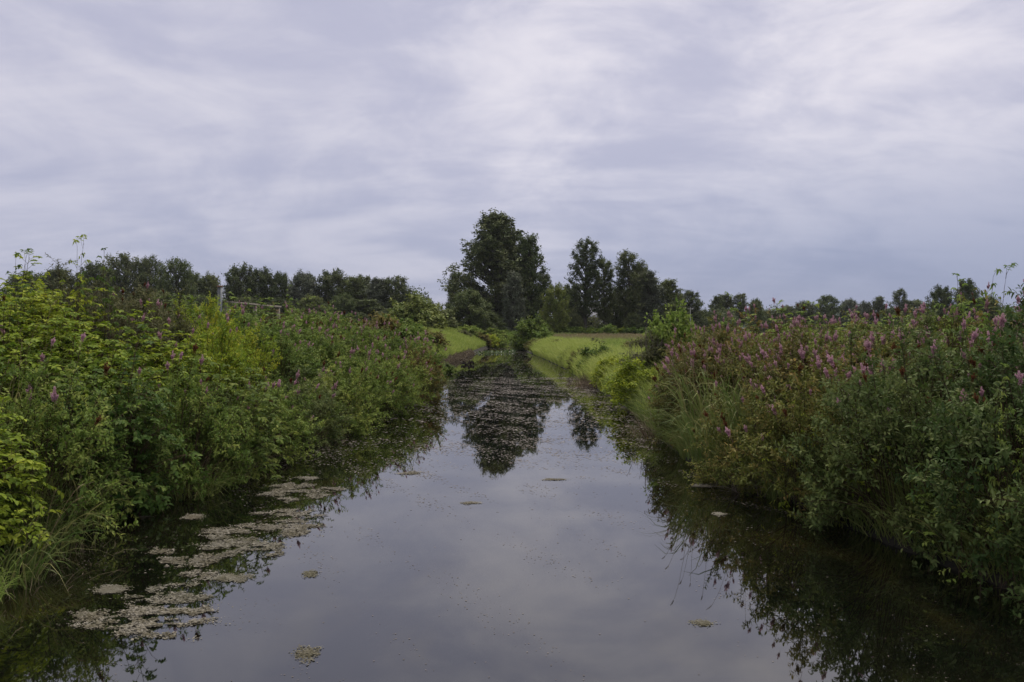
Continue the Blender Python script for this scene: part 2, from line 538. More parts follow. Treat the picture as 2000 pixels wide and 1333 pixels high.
gx = np.unique(np.concatenate([np.arange(-13, 13.01, .22), np.geomspace(13, 1400, 36), -np.geomspace(13, 1400, 36)]))
gy = np.unique(np.concatenate([np.arange(-42, 0, 2), np.arange(0, 112, .5), np.geomspace(112, 1600, 30), -np.geomspace(42, 300, 10)]))
X, Y = np.meshgrid(gx, gy)
Z = gz(X, Y)
nx, ny = len(gx), len(gy)
ii = np.arange(nx * ny).reshape(ny, nx)
q = np.stack([ii[:-1, :-1], ii[:-1, 1:], ii[1:, 1:], ii[1:, :-1]], -1).reshape(-1, 4)
a = Acc(); a.add(np.stack([X, Y, Z], -1), [q])
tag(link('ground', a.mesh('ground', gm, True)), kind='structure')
a = Acc(); a.add([(-7.5, -40, 0), (7.5, -40, 0), (7.5, 103, 0), (-7.5, 103, 0)], [np.array([(0, 1, 2, 3)])])
tag(link('water', a.mesh('water', wm)), kind='structure')

hz = bpy.data.materials.new('haze')
nt, N, K = nodes(hz)
vol = N('ShaderNodeVolumePrincipled')
vol.inputs['Color'].default_value = (.86, .89, .95, 1)
vol.inputs['Density'].default_value = .00014
o_ = N('ShaderNodeOutputMaterial'); K(vol.outputs['Volume'], o_.inputs['Volume'])
a = Acc(); box(a, -1450, 1450, -320, 1650, -2, 27)
tag(link('haze', a.mesh('haze', hz)), kind='stuff', label='thin pale haze over the whole place')

# ------------------------------------------------------------------ shrub prototypes
def shrub_curves(rng, n, R, H, skirt=.4, flat=.5, arch=.75):
    az = rng.random(n) * 2 * PI
    rb = R * .4 * np.sqrt(rng.random(n))
    re = R * np.sqrt(rng.random(n)) * rng.uniform(.85, 1.12, n)
    az2 = az + rng.normal(0, .45, n)
    h = H * (1 - flat * (re / R) ** 2) * rng.uniform(.72, 1.06, n)
    lobe = 1 + .16 * np.sin(3 * az2 + rng.random() * 6) + .12 * np.sin(5 * az2 + rng.random() * 6)
    h *= lobe
    k = rng.random(n) < skirt
    re = np.where(k, R * rng.uniform(.8, 1.15, n), re)
    h = np.where(k, H * rng.uniform(-.24, .5, n), h)
    B0 = np.stack([rb * np.cos(az), rb * np.sin(az), np.zeros(n)], 1)
    B2 = np.stack([re * np.cos(az2), re * np.sin(az2), h], 1)
    B1 = B0 + (B2 - B0) * .35
    B1[:, 2] = np.maximum(h, .28 * H) * rng.uniform(arch - .1, arch + .15, n)
    return B0, B1, B2


def side_shoots(rng, B, k, l0, l1, t0=.35, up=.5):
    n = len(B[0])
    t = rng.uniform(t0, .95, (n, k))
    P, T = bez(B, t)
    D = nrm(T * .7 + rng.normal(0, .6, P.shape) + np.array([0, 0, up]))
    L = rng.uniform(l0, l1, (n, k, 1))
    B0 = P.reshape(-1, 3)
    B2 = (P + D * L).reshape(-1, 3)
    B1 = B0 + (B2 - B0) * .5 + np.array([0, 0, .12]) * L.reshape(-1, 1)
    return B0, B1, B2


def tips_of(B):
    P, T = bez(B, np.full((len(B[0]), 1), 1.0))
    return P[:, 0], T[:, 0]


def proto_spirea(seed, L=.066, W=.030, n=92, k=9, ups=.35, mat='spirea'):
    rng = np.random.default_rng(seed)
    B = shrub_curves(rng, n, 1.0, 1.6)
    # each stem ends in a spray of short leafy shoots, so the bush reads as clumps with dark gaps
    t = rng.uniform(.42, 1.0, (n, k)) ** .7
    P, T = bez(B, t)
    D = nrm(T * .35 + nrm(rng.normal(0, 1, P.shape)) * .9 + np.array([0, 0, ups]))
    ln = rng.uniform(.12, .34, (n, k, 1))
    b0, b2 = P.reshape(-1, 3), (P + D * ln).reshape(-1, 3)
    b1 = (b0 + b2) / 2 + np.array([0, 0, .03])
    fo, st = Acc(), Acc()
    stem_t = np.clip(rng.normal(.48, .17, (n, 1, 1)), .1, .9)
    foliage(fo, rng, B, 14, .4, 1.0, L, W, ang=.95, droop=.12)
    tt = np.clip(stem_t + rng.normal(0, .10, (n, k, 1)) + rng.normal(0, .12, (n, k, 12)), 0, 1).reshape(n * k, 12)
    foliage(fo, rng, (b0, b1, b2), 12, .05, 1.0, L, W, ang=.95, droop=.1, tint=tt)
    tubes(st, B, .008, .003, 5, 3, .4)
    tubes(st, (b0, b1, b2), .003, .0015, 2, 3, .5)
    return dict(leaf=fo.mesh('foliage', M[mat]), stem=st.mesh('stems', M['stem']), tips=tips_of(B))


def proto_bramble(seed, n=86, H=1.6, R=1.0, L=.088, W=.050, k=9, droop=.35, skirt=.4, rl=(.2, .34), mat='bramble', per=9):
    rng = np.random.default_rng(seed)
    B = shrub_curves(rng, n, R, H, skirt=skirt)
    t = .28 + .74 * ((np.arange(k)[None] + rng.random((n, k))) / k)
    P, T = bez(B, np.clip(t, 0, 1))
    A, Bn = frame(T)
    az = np.arange(k)[None] * 2.4 + rng.random((n, 1)) * 6.3
    rad = A * np.cos(az)[..., None] + Bn * np.sin(az)[..., None]
    D = nrm(rad + T * .6 + np.array([0, 0, .35]))
    ln = rng.uniform(rl[0], rl[1], (n, k, 1))
    B0 = P.reshape(-1, 3)
    B2 = (P + D * ln - np.array([0, 0, .3]) * ln).reshape(-1, 3)
    B1 = (P + D * ln * .55 + np.array([0, 0, .1]) * ln).reshape(-1, 3)
    fo, st = Acc(), Acc()
    foliage(fo, rng, (B0, B1, B2), per, .25, 1.0, L, W, ang=.95, droop=droop * .4, jit=.2, planar=True)
    tubes(st, B, .008, .003, 5, 3, .45)
    tubes(st, (B0, B1, B2), .003, .0015, 2, 3, .6)
    return dict(leaf=fo.mesh('foliage', M[mat]), stem=st.mesh('stems', M['stem']), tips=tips_of(B))


def proto_far(seed, n=110, H=1.6, R=1.0, L=.15, W=.085, k=5, per=9, skirt=.45, flat=.45):
    rng = np.random.default_rng(seed)
    B = shrub_curves(rng, n, R, H, skirt=skirt, flat=flat)
    Sh = side_shoots(rng, B, k, .15, .4)
    fo, st = Acc(), Acc()
    foliage(fo, rng, B, 16, .3, 1.0, L, W, simple=True, scatter=.03)
    foliage(fo, rng, Sh, per, .1, 1.0, L, W, simple=True, scatter=.03)
    tubes(st, B, .014, .004, 4, 3, .4)
    return dict(leaf=fo.mesh('foliage', M['spirea']), stem=st.mesh('stems', M['stem']), tips=tips_of(B))


def proto_grass(seed, n=150, H=.9, R=.4, w=.015, lean=1.5, heads=12):
    rng = np.random.default_rng(seed)
    az = rng.random(n) * 6.283
    rb = R * np.sqrt(rng.random(n))
    B0 = np.stack([rb * np.cos(az), rb * np.sin(az), np.zeros(n)], 1)
    h = H * rng.uniform(.45, 1.05, n)
    o = h * lean * rng.uniform(.15, .85, n)
    az = az + rng.normal(0, .6, n)
    d = np.stack([np.cos(az), np.sin(az), np.zeros(n)], 1)
    B1 = B0 + d * o[:, None] * .3 + np.array([0, 0, 1.0]) * (h * 1.05)[:, None]
    B2 = B0 + d * o[:, None] + np.array([0, 0, 1.0]) * (h * rng.uniform(.25, .9, n))[:, None]
    fo = Acc()
    strips(fo, (B0, B1, B2), w * rng.uniform(.7, 1.3, n), 5, np.clip(rng.normal(.5, .22, n), 0, 1), rng)
    sd = Acc()
    if heads:
        k = rng.choice(n, heads, replace=False)
        Bs = (B0[k], B0[k] + (B1[k] - B0[k]) * 1.15, B0[k] + d[k] * o[k, None] * .6 + np.array([0, 0, 1.0]) * (h[k] * 1.25)[:, None])
        tubes(sd, Bs, .0025, .0018, 5, 3, .5)
        foliage(sd, rng, Bs, 26, .84, 1.0, .022, .009, ang=.35, droop=0, jit=.15, simple=True)
    return dict(leaf=fo.mesh('blades', M['grass']), seed=sd.mesh('seed_heads', M['seed']) if heads else None)


def proto_twigs(seed, n=16, H=1.8, R=.7, k=5):
    rng = np.random.default_rng(seed)
    B = shrub_curves(rng, n, R, H, skirt=.1, flat=.3, arch=.55)
    Sh = side_shoots(rng, B, k, .2, .6, .3, .3)
    Sh2 = side_shoots(rng, Sh, 3, .08, .28, .3, .2)
    st = Acc()
    tubes(st, B, .016, .005, 6, 4, np.repeat(.45, 1)[0])
    tubes(st, Sh, .006, .0025, 3, 3, .55)
    tubes(st, Sh2, .003, .0015, 2, 3, .6)
    return st.mesh('branches', M['twig'])


def proto_flower(seed, H=.15, lobes=5, mat='pink'):
    rng = np.random.default_rng(seed)
    fo = Acc()
    ax = [(np.array([0, 0, -.02]), np.array([0, 0, H]), .026, 150)]
    for i in range(lobes):
        a_ = i * 2.4 + rng.random()
        z0 = rng.uniform(0, .35) * H
        ln = H * rng.uniform(.35, .6)
        d = nrm(np.array([math.cos(a_) * .55, math.sin(a_) * .55, 1.0]))
        b = np.array([0, 0, z0])
        ax.append((b, b + d * ln, .016, 60))
    for p0, p1, r, c in ax:
        t = rng.random(c)
        d = nrm(rng.normal(0, 1, (c, 3)))
        P = p0 + (p1 - p0) * t[:, None] + d * (r * (1 - t * .75) * rng.uniform(.4, 1, c))[:, None]
        D = nrm(d + nrm((p1 - p0)[None]) * .5)
        leaves(fo, P, D, nrm(rng.normal(0, 1, (c, 3))), .016, .014, np.clip(.35 + .5 * t + rng.normal(0, .15, c), 0, 1), simple=True)
    st = Acc()
    tubes(fo, (np.array([[0, 0, -.14]]), np.array([[0, 0, -.05]]), np.array([[0, 0, H * .8]])), .003, .001, 3, 3, .1)
    return fo.mesh('flower_spike', M[mat])


PR = {
    'spirea': [proto_spirea(11), proto_spirea(12), proto_spirea(13)],
    'spirea_dark': [proto_spirea(21, .070, .031, 90), proto_spirea(22, .066, .030, 92)],
    'bramble': [proto_bramble(31), proto_bramble(32), proto_bramble(33)],
    'narrow': [proto_spirea(41, .064, .024, 90, 9, .6), proto_spirea(42, .064, .024, 90, 9, .6)],
    'shoots': [proto_bramble(51, 16, 1.6, .6, .085, .035, 7, .9, .1, (.16, .26), per=7), proto_bramble(52, 14, 1.6, .6, .085, .035, 7, .9, .1, (.16, .26), per=7)],
    'far': [proto_far(61), proto_far(62), proto_far(63)],
}
GR = [proto_grass(71), proto_grass(72), proto_grass(73, 170, 1.0, .45, .015, 1.1, 18)]
DRY = [proto_grass(76, 200, .8, .4, .006, 1.2, 0), proto_grass(77, 200, .8, .4, .006, 1.2, 0)]
TW = [proto_twigs(81), proto_twigs(82)]
FL = [proto_flower(91), proto_flower(92, .19, 7), proto_flower(93, .12, 3)]
FB = [proto_flower(95, .15, 5, 'brown'), proto_flower(96, .18, 7, 'brown')]

rngP = np.random.default_rng(2024)
counter = {}


def shrub(name, kind, x, y, h, R, label, cat, group=None, mat=None, pink=0, brown=0, lean=0.0, z=None, stemmat=None):
    c = counter.get(kind, 0)
    counter[kind] = c + 1
    pr = PR[kind][c % len(PR[kind])]
    e = bpy.data.objects.new(name, None)
    C.objects.link(e)
    zz_ = float(gz(x, y)) - .06 if z is None else z
    e.location = (x, y, zz_)
    rz = float(rngP.uniform(0, 6.28))
    e.rotation_mode = 'XYZ'
    q_ = Euler((0, lean, 0)).to_matrix() @ Euler((0, 0, rz)).to_matrix()
    e.rotation_euler = q_.to_euler('XYZ')
    e.scale = (R, R, h / 1.6)
    tag(e, label, cat, group)
    link('foliage', pr['leaf'], e, mat=M[mat] if mat else None)
    link('stems', pr['stem'], e, mat=M[stemmat] if stemmat else None)
    tp, td = pr['tips']
    n = pink + brown
    if n:
        wgt = np.clip(tp[:, 2] - .45, .01, None) ** 2.0
        k = rngP.choice(len(tp), min(n, len(tp)), replace=False, p=wgt / wgt.sum())
        for i, j in enumerate(k):
            isp = i < pink
            me = (FL if isp else FB)[int(rngP.integers(0, 3 if isp else 2))]
            d = Vector(td[j]) * .5 + Vector((0, 0, .8)) + Vector(rngP.normal(0, .12, 3))
            s = float(rngP.uniform(.5, .95))
            r = d.to_track_quat('Z', 'Y').to_euler()
            link('flower_spike' if isp else 'spent_flower_spike', me, e, tuple(tp[j] + np.array([0, 0, .14])), r, (s / R, s / R, s * 1.6 / h))
    return e


def grass_clump(x, y, h, R, label, group=None, mat='grass', dry=False, lean=0.0, name=None, z=None):
    c = counter.get('g%d' % dry, 0)
    counter['g%d' % dry] = c + 1
    pr = (DRY if dry else GR)[c % (2 if dry else 3)]
    e = bpy.data.objects.new(name or ('dry_grass_clump' if dry else 'grass_clump'), None)
    C.objects.link(e)
    e.location = (x, y, float(gz(x, y)) - .04 if z is None else z)
    e.rotation_euler = (Euler((0, lean, 0)).to_matrix() @ Euler((0, 0, float(rngP.uniform(0, 6.28)))).to_matrix()).to_euler('XYZ')
    e.scale = (R, R, h / .9)
    tag(e, label, 'grass', group)
    link('blades', pr['leaf'], e, mat=M['straw'] if dry else M[mat])
    if pr.get('seed'):
        link('seed_heads', pr['seed'], e)
    return e


ORD = ['nearest', 'second', 'third', 'fourth', 'fifth', 'sixth', 'seventh', 'eighth', 'ninth', 'tenth', 'eleventh', 'twelfth', 'thirteenth', 'fourteenth', 'fifteenth', 'sixteenth']

# kinds used in the bank tables: name, prototype, leaf material, noun, category
KN = {
    'b': ('bramble_bush', 'bramble', 'bramble', 'bright green bramble bush'),
    'B': ('bramble_bush', 'bramble', 'bramble_dark', 'dark green bramble bush'),
    's': ('spirea_bush', 'spirea', 'spirea', 'green spirea bush'),
    'd': ('spirea_bush', 'spirea_dark', 'spirea_dark', 'dark broad-leaved spirea bush'),
    'r': ('spirea_bush', 'spirea', 'spirea_red', 'reddish-brown spirea bush'),
    'y': ('willow_shrub', 'narrow', 'yellow', 'yellow-leaved willow shrub'),
    'g': ('willow_shrub', 'narrow', 'grey', 'grey-green narrow-leaved shrub'),
    'l': ('bramble_bush', 'bramble', 'light', 'pale green leafy shrub'),
}


def bank(side, rows):
    for rname, s, items in rows:
        seen = 0
        for it in items:
            kind, y, h, R, pink, brown = it[:6]
            ds = it[6] if len(it) > 6 else 0
            ex = xl(y) - s - ds if side == 'left' else xr(y) + s + ds
            nm, pr, mt, noun = KN[kind]
            look = ''
            if side == 'right':
                mt = 'spirea_warm' if kind == 's' else mt
                pink, brown = int(pink * 3.4), int(brown * 2.4)
            else:
                pink, brown = int(pink * 2.6), int(brown * 1.5)
            if pink >= 12:
                look = ' with many pink spikes'
            elif pink >= 4:
                look = ' with some pink spikes'
            if brown >= 5 and not pink:
                look = ' with brown spent spikes'
            o = ORD[seen]
            o = o if o == 'nearest' else o + '-nearest'
            where = f"{o} in the {side} bank's {rname} row"
            seen += 1
            lean = (.16 if side == 'left' else -.16) if rname == 'waterside' else (.05 if side == 'left' else -.05)
            shrub(nm, pr, float(ex), y, h, R, f"{noun}{look}, {where}", 'shrub', f"shrubs crowding the {side} bank", mt, pink, brown, lean)


bank('left', [
    ('waterside', .15, [
        ('b', 6.2, 1.1, .8, 0, 0, .35), ('b', 7.9, 1.5, 1.0, 0, 0, .55), ('s', 9.4, 1.8, 1.0, 3, 2, .25), ('B', 10.8, 2.0, 1.0, 1, 0, .1), ('s', 12.1, 1.9, .95, 4, 2),
        ('B', 13.5, 1.7, 1.0, 2, 0), ('s', 15.2, 1.5, 1.0, 5, 3), ('d', 17.0, 1.55, 1.0, 2, 2), ('s', 18.9, 1.6, 1.1, 4, 3), ('s', 20.9, 1.75, 1.1, 7, 4),
        ('s', 23.1, 1.8, 1.15, 6, 5), ('s', 25.3, 1.8, 1.1, 8, 4), ('r', 27.5, 1.85, 1.15, 6, 9), ('s', 29.6, 1.85, 1.1, 6, 6, .25), ('s', 31.4, 1.65, .95, 8, 5, .55)]),
    ('lower slope', 1.9, [
        ('b', 8.9, 1.55, 1.05, 0, 0), ('b', 10.7, 1.7, 1.1, 1, 1), ('b', 12.5, 1.65, 1.1, 0, 0), ('b', 14.3, 1.7, 1.1, 2, 0), ('y', 16.1, 1.75, 1.0, 2, 0),
        ('y', 17.9, 1.6, .95, 1, 0), ('s', 19.9, 1.65, 1.2, 7, 3), ('s', 22.2, 1.65, 1.2, 9, 4), ('s', 24.6, 1.65, 1.2, 10, 5), ('s', 27.0, 1.65, 1.25, 9, 6),
        ('s', 29.4, 1.6, 1.2, 7, 6), ('s', 31.6, 1.5, 1.1, 4, 4)]),
    ('upper slope', 3.5, [
        ('b', 12.2, 1.75, 1.15, 0, 0), ('b', 13.9, 1.75, 1.15, 0, 0), ('g', 15.6, 1.8, 1.15, 2, 3), ('g', 17.3, 1.6, 1.1, 3, 3), ('y', 19.0, 1.85, .9, 0, 0),
        ('s', 21.0, 1.6, 1.3, 4, 3), ('l', 23.2, 1.6, 1.3, 0, 0), ('s', 25.6, 1.65, 1.35, 9, 6), ('s', 28.2, 1.6, 1.35, 6, 10), ('s', 31.0, 1.45, 1.3, 5, 5),
        ('s', 33.6, 1.0, 1.2, 2, 4)]),
    ('crest', 5.1, [
        ('b', 14.8, 1.75, 1.2, 0, 0), ('g', 16.6, 1.75, 1.2, 0, 0), ('g', 18.6, 1.7, 1.25, 0, 2), ('B', 20.8, 1.45, 1.3, 0, 0), ('l', 23.0, 1.42, 1.35, 0, 0),
        ('B', 25.2, 1.45, 1.35, 0, 0), ('r', 27.6, 1.45, 1.35, 2, 6), ('l', 30.4, 1.35, 1.35, 0, 0), ('s', 33.4, 1.2, 1.35, 0, 4), ('g', 37, .9, 1.3, 0, 3)]),
])
bank('right', [
    ('waterside', .02, [
        ('d', 6.5, 1.9, 1.0, 2, 1, .6), ('d', 7.9, 2.05, 1.1, 3, 2, .45), ('d', 9.4, 2.05, 1.1, 3, 3, .3), ('s', 11.0, 2.0, 1.1, 5, 3, .2), ('s', 12.6, 1.75, 1.0, 4, 3),
        ('r', 16.4, 1.55, 1.0, 6, 6, .6), ('r', 17.9, 1.5, 1.05, 8, 6, 1.1)]),
    ('lower slope', 1.8, [
        ('d', 9.0, 1.95, 1.15, 4, 4), ('d', 10.7, 1.75, 1.2, 7, 5), ('s', 12.3, 1.7, 1.15, 14, 9), ('r', 14.0, 1.75, 1.15, 16, 10), ('s', 15.8, 1.75, 1.15, 14, 7),
        ('r', 17.7, 1.9, 1.2, 14, 8), ('s', 19.7, 1.95, 1.2, 14, 6), ('s', 21.8, 1.7, 1.15, 8, 5)]),
    ('upper slope', 3.4, [
        ('d', 10.4, 2.15, 1.2, 8, 6), ('s', 12.2, 1.9, 1.2, 16, 12), ('s', 14.1, 1.8, 1.2, 20, 14), ('s', 16.1, 1.8, 1.2, 18, 8), ('l', 18.2, 1.9, 1.2, 6, 2),
        ('r', 20.4, 1.95, 1.25, 12, 6), ('l', 22.8, 1.75, 1.2, 4, 2)]),
    ('crest', 5.2, [
        ('s', 12.6, 2.2, 1.25, 12, 9), ('s', 14.6, 1.85, 1.25, 16, 12), ('l', 16.8, 1.75, 1.25, 8, 4), ('s', 19.0, 1.8, 1.25, 14, 8), ('l', 21.4, 1.85, 1.25, 6, 2),
        ('s', 24.0, 1.75, 1.3, 10, 4)]),
    ('back', 7.2, [
        ('s', 14.6, 2.1, 1.3, 10, 8), ('l', 17.0, 1.8, 1.3, 4, 4), ('s', 19.6, 1.75, 1.3, 10, 5), ('l', 22.4, 1.75, 1.3, 2, 2), ('s', 25.6, 1.6, 1.4, 6, 3)]),
])

# tall shoots breaking the skyline
SH = [(148, 13.5, 478, 'bramble', 'tall elder shoots with drooping leaves, highest above the left bank', 'left'),
      (186, 14.0, 490, 'bramble_dark', 'elder shoot with hanging leaves right of the tallest pair on the left bank', 'left'),
      (32, 12.6, 502, 'bramble_dark', 'thin elder shoots on the skyline at the left edge', 'left'),
      (572, 26.5, 560, 'light', 'pale leafy shoots standing above the left bank before the dark trees', 'left'),
      (605, 28.0, 585, 'light', 'short pale shoots above the left bank, behind pink spirea', 'left'),
      (648, 30.0, 590, 'light', 'pale leafy shoot at the right end of the timber rail', 'left'),
      (488, 25.5, 570, 'light', 'single pale leafy shoot in front of the timber rail', 'left'),
      (1888, 11.8, 540, 'light', 'yellow-green shoots on the skyline of the right bank', 'right'),
      (1942, 11.2, 536, 'light', 'tallest yellow-green shoots near the right edge of the right bank', 'right'),
      (1855, 12.4, 552, 'light', 'yellow-green leafy shoots left of the tallest ones on the right bank', 'right'),
      (1600, 15.0, 600, 'light', 'pale green shoots before the round distant trees on the right', 'right'),
      (1690, 14.5, 612, 'light', 'pale green shoots behind the pink spikes of the right bank', 'right'),
      (1430, 19.0, 582, 'light', 'upright pale shoots on the far hump of the right bank', 'right'),
      (1830, 8.7, 880, 'light', 'pale leafy spray in front of the dark bushes on the right bank', 'right'),
      (1905, 8.1, 930, 'light', 'lower leafy spray hanging before dark bushes near the right edge', 'right'),
      (1700, 9.9, 800, 'bramble', 'green leafy spray low among the right waterside spirea', 'right'),
      (1560, 11.3, 760, 'bramble', 'green leafy spray beside the wide grass clump on the right', 'right'),
      (1985, 7.6, 720, 'light', 'yellow-green bramble shoots hanging at the right edge above dark leaves', 'right')]
for u, d, v, mt, lab, sd_ in SH:
    x = at(u, d)
    z0 = float(gz(x, d))
    shrub('shrub_shoots', 'shoots', x, d, top(v, d) - z0 + .06, .5 if d < 8 else .8, lab, 'shrub', f'tall shoots above the {sd_} bank', mt)

# grass clumps among the shrubs
GC = [(-5.75, 7.75, .8, 1.0, 'grass_dull', 'grass clump arching at the near end of the left waterside'),
      (-5.95, 8.7, .9, 1.0, 'grass_dull', 'tall arching grass clump on the left bank beside the bramble'),
      (-6.15, 9.6, .95, .9, 'grass_dull', 'grass clump with pale seed heads under the left bramble bushes'),
      (-5.55, 11.9, .9, 1.0, 'grass_dull', 'grass clump over straw at the middle of the left waterside'),
      (-5.35, 13.1, .85, .9, 'grass_dull', 'thin grass clump leaning to the water on the left bank'),
      (-7.0, 9.9, 1.35, .9, 'grass_dull', 'grass with tall pale seed stalks inside the left brambles'),
      (-7.6, 11.4, 1.5, .9, 'grass_dull', 'tall seeding grass high among the left brambles'),
      (3.95, 14.1, 1.3, 1.5, 'grass_dull', 'wide grass clump amid spirea on the right bank'),
      (4.2, 15.1, 1.55, 1.5, 'grass_dull', 'seeding grass clump amid reddish spirea on the right bank'),
      (4.55, 13.9, 1.55, 1.3, 'grass_dull', 'tall yellow-green grass clump behind the wide one on the right bank'),
      (4.35, 11.6, .75, .9, 'grass_dull', 'grass tuft drooping over dark water under the right bank'),
      (6.3, 15.2, 1.3, 1.0, 'grass_dull', 'pale seed stalks among the pink spikes of the right bank')]
for x, y, h, R, mt, lab in GC:
    x = x + .35 if -6.3 < x < 0 else x
    grass_clump(x, y, h, R, lab, 'grass clumps among the bank shrubs', mt)
DG = [(-5.45, 7.2, .75, 1.2, 'matted brown dry grass hanging at the left water edge, nearest'),
      (-5.6, 8.6, .7, 1.1, 'brown dry grass hanging below the tall arching left grass clump'),
      (-5.2, 12.2, .7, 1.3, 'dry straw tussock at the middle of the left water edge'),
      (-5.0, 13.4, .6, 1.1, 'small dry straw tussock beyond the middle of the left edge'),
      (-4.75, 17.0, .6, 1.2, 'dry grass under the far left spirea bushes'),
      (3.75, 18.3, .9, 1.5, 'dark mat of dry stems leaning into the water, right side'),
      (3.6, 35.5, .9, 2.0, 'mound of dead brown grass at the right water edge'),
      (3.75, 33.2, .7, 1.6, 'smaller mound of dead grass beside the dark green shrub')]
for x, y, h, R, lab in DG:
    x = x + (.6 if y < 14 else .3) if x < 0 else x - .1
    grass_clump(x, y, h, R, lab, 'dry grass along the water edge', dry=True, lean=.25 if x < 0 else -.25)
grass_clump(at(-30, 7.15), 7.0, .5, .45, 'green grass tuft poking from the water at the lower left corner', z=-.02)

# bare branches
TWG = [(-7.9, 14.2, 1.9, .9, 'bare grey branches sticking out above the left bank foliage', 'dead_branches'),
       (-6.9, 11.2, 1.2, .8, 'long bare twigs arching over bramble on the left bank', 'dead_branches'),
       (4.75, 25.0, 2.3, 1.1, 'leafless grey shrub beside the pale green shrub on the right bank', 'dead_shrub'),
       (4.4, 27.0, 1.6, .9, 'low leafless twigs in front of the meadow, right bank', 'dead_shrub'),
       (4.0, 12.0, .7, 1.0, 'bare dark twigs leaning over the water under the right bank', 'dead_branches')]
for i, (x, y, h, R, lab, nm) in enumerate(TWG):
    e = bpy.data.objects.new(nm, None)
    C.objects.link(e)
    e.location = (x, y, float(gz(x, y)) - .05)
    e.rotation_euler = (0, -.35 if 'water' in lab else 0, i * 1.3)
    e.scale = (R, R, h / 1.8)
    tag(e, lab, 'dead shrub')
    link('branches', TW[i % 2], e)

# ------------------------------------------------------------------ mid-distance shrubs
FS = [  # u, d, v_top, R, material, label, category
    (1310, 25.5, 612, .95, 'light', 'pale green leafy shrub left of the pink spirea on the right bank'),
    (1283, 25.0, 668, .75, 'grey', 'grey-green shrub against the leafless twigs on the right bank'),
    (1255, 30, 690, 1.0, 'grey', 'small grey shrub in front of the meadow on the right bank'),
    (1166, 38.5, 678, 1.0, 'bramble_dark', 'dark green round shrub at the right water edge before the meadow'),
    (1185, 35.5, 706, .8, 'olive', 'low brownish shrub right of the dark round one'),
    (1222, 33, 700, 1.0, 'light', 'bright green low shrub on the right bank slope'),
    (1037, 86, 624, 2.2, 'bramble_dark', 'tall dull green bush leaning over the channel end'),
    (1061, 82, 645, 1.3, 'light', 'light green bush right of the tall dull green one'),
    (1018, 88, 650, 1.1, 'spirea_dark', 'dark low bush under the tall dull green one at the water'),
    (1052, 76, 664, 1.3, 'olive', 'brownish low bush at the right channel end'),
    (876, 96, 641, 1.7, 'light', 'light green bush on the left grassy bank, left of a grey one'),
    (914, 98, 637, 2.0, 'light', 'yellow-green bush behind the grey twiggy bush on the left bank'),
    (903, 93, 646, 1.2, 'grey', 'grey twiggy bush on the left grassy bank'),
    (938, 97, 652, 1.6, 'olive', 'brownish-green bush at the left water edge of the channel end'),
    (955, 98, 654, 1.4, 'yellow', 'bush with yellow leaves at the left side of the channel end'),
    (970, 100, 657, 1.5, 'light', 'grey-green rounded bush overhanging the channel end'),
    (962, 103, 644, 2.0, 'spirea', 'round green bush behind the grey one at the channel end'),
    (835, 58, 645, 1.6, 'olive', 'brownish low bush on the crest of the left grassy bank'),
    (800, 48, 632, 1.5, 'spirea', 'green bush on the left crest beyond the spirea'),
    (775, 40, 630, 1.5, 'spirea', 'green bush on the left crest just past the pink spirea'),
    (735, 39, 618, 1.5, 'olive', 'brownish-green bush on the left crest before the far trees'),
    (862, 44, 712, .9, 'bramble_dark', 'small dark green bush where the left grass meets the spirea'),
    (808, 88, 585, 3.4, 'crown_yellow', 'light yellow-green willow bush right of the left tree row'),
    (830, 90, 592, 2.6, 'crown_yellow', 'smaller yellow-green willow beside the larger one'),
    (785, 86, 605, 2.4, 'crown_yellow', 'low yellow-green willow left of the tallest willow bush'),
    (858, 100, 600, 2.8, 'crown_mid', 'dull green slender bush between the willows and the central trees'),
    (1188, 112, 636, 1.6, 'light', 'small rounded bush on the hedge strip before the house'),
]
for u, d, v, R, mt, lab in FS:
    x = at(u, d)
    shrub('bush', 'far', x, d, max(.5, top(v, d) - float(gz(x, d)) + .06), R, lab, 'bush', None, mt)
for i, (u, d, h, R_, mt, lab) in enumerate([
        (1118, 50, .8, .9, 'light', 'low tuft of pale weeds at the right water edge beyond the dead grass'),
        (1135, 43, .9, .8, 'olive', 'brownish weed clump on the right edge behind the dead grass mound'),
        (1200, 31, .95, .9, 'bramble', 'green weed clump on the right edge below the brownish shrub'),
        (1225, 27.5, .8, .8, 'light', 'pale weed clump on the right bank near the leaning dry stems'),
        (1248, 24, 1.15, .9, 'bramble', 'leafy weed clump beside the dry stems on the right bank'),
        (1262, 36, 1.2, 1.0, 'grey', 'greyish weeds standing at the right end of the meadow'),
        (1240, 44, .9, .9, 'olive', 'brownish weeds inside the meadow right of the grey shrub'),
        (1160, 60, .7, .9, 'grey', 'small grey weed clump out in the green meadow'),
        (1092, 66, .8, 1.0, 'olive', 'brown-green weeds on the right edge toward the channel end')]):
    shrub('weed_clump', 'far', at(u, d), d, h, R_, lab, 'weeds', 'weed clumps along the right edge', mt)
HS = [(1040, .9), (1062, 1.1), (1085, 1.0), (1108, 1.2), (1130, .95), (1150, 1.05), (1172, .9), (1195, 1.1), (1218, 1.0), (1240, 1.15), (1264, 1.0), (1290, 1.1), (1316, 1.0), (1345, 1.1)]
for i, (u, k) in enumerate(HS):
    d = 113 + (i % 3) * 1.6
    shrub('hedge_bush', 'far', at(u, d), d, 1.55 * k, 2.5 * k, f"low green bush in the hedge strip behind the meadow, {['leftmost','second','third','fourth','fifth','sixth','seventh','eighth','ninth','tenth','eleventh','twelfth','thirteenth','rightmost'][i]} from the left" if 0 < i < 13 else f"low green bush in the hedge strip behind the meadow, {'leftmost' if i == 0 else 'rightmost'} of all",
          'bush', 'bushes of the hedge strip', ['light', 'bramble', 'light'][i % 3])

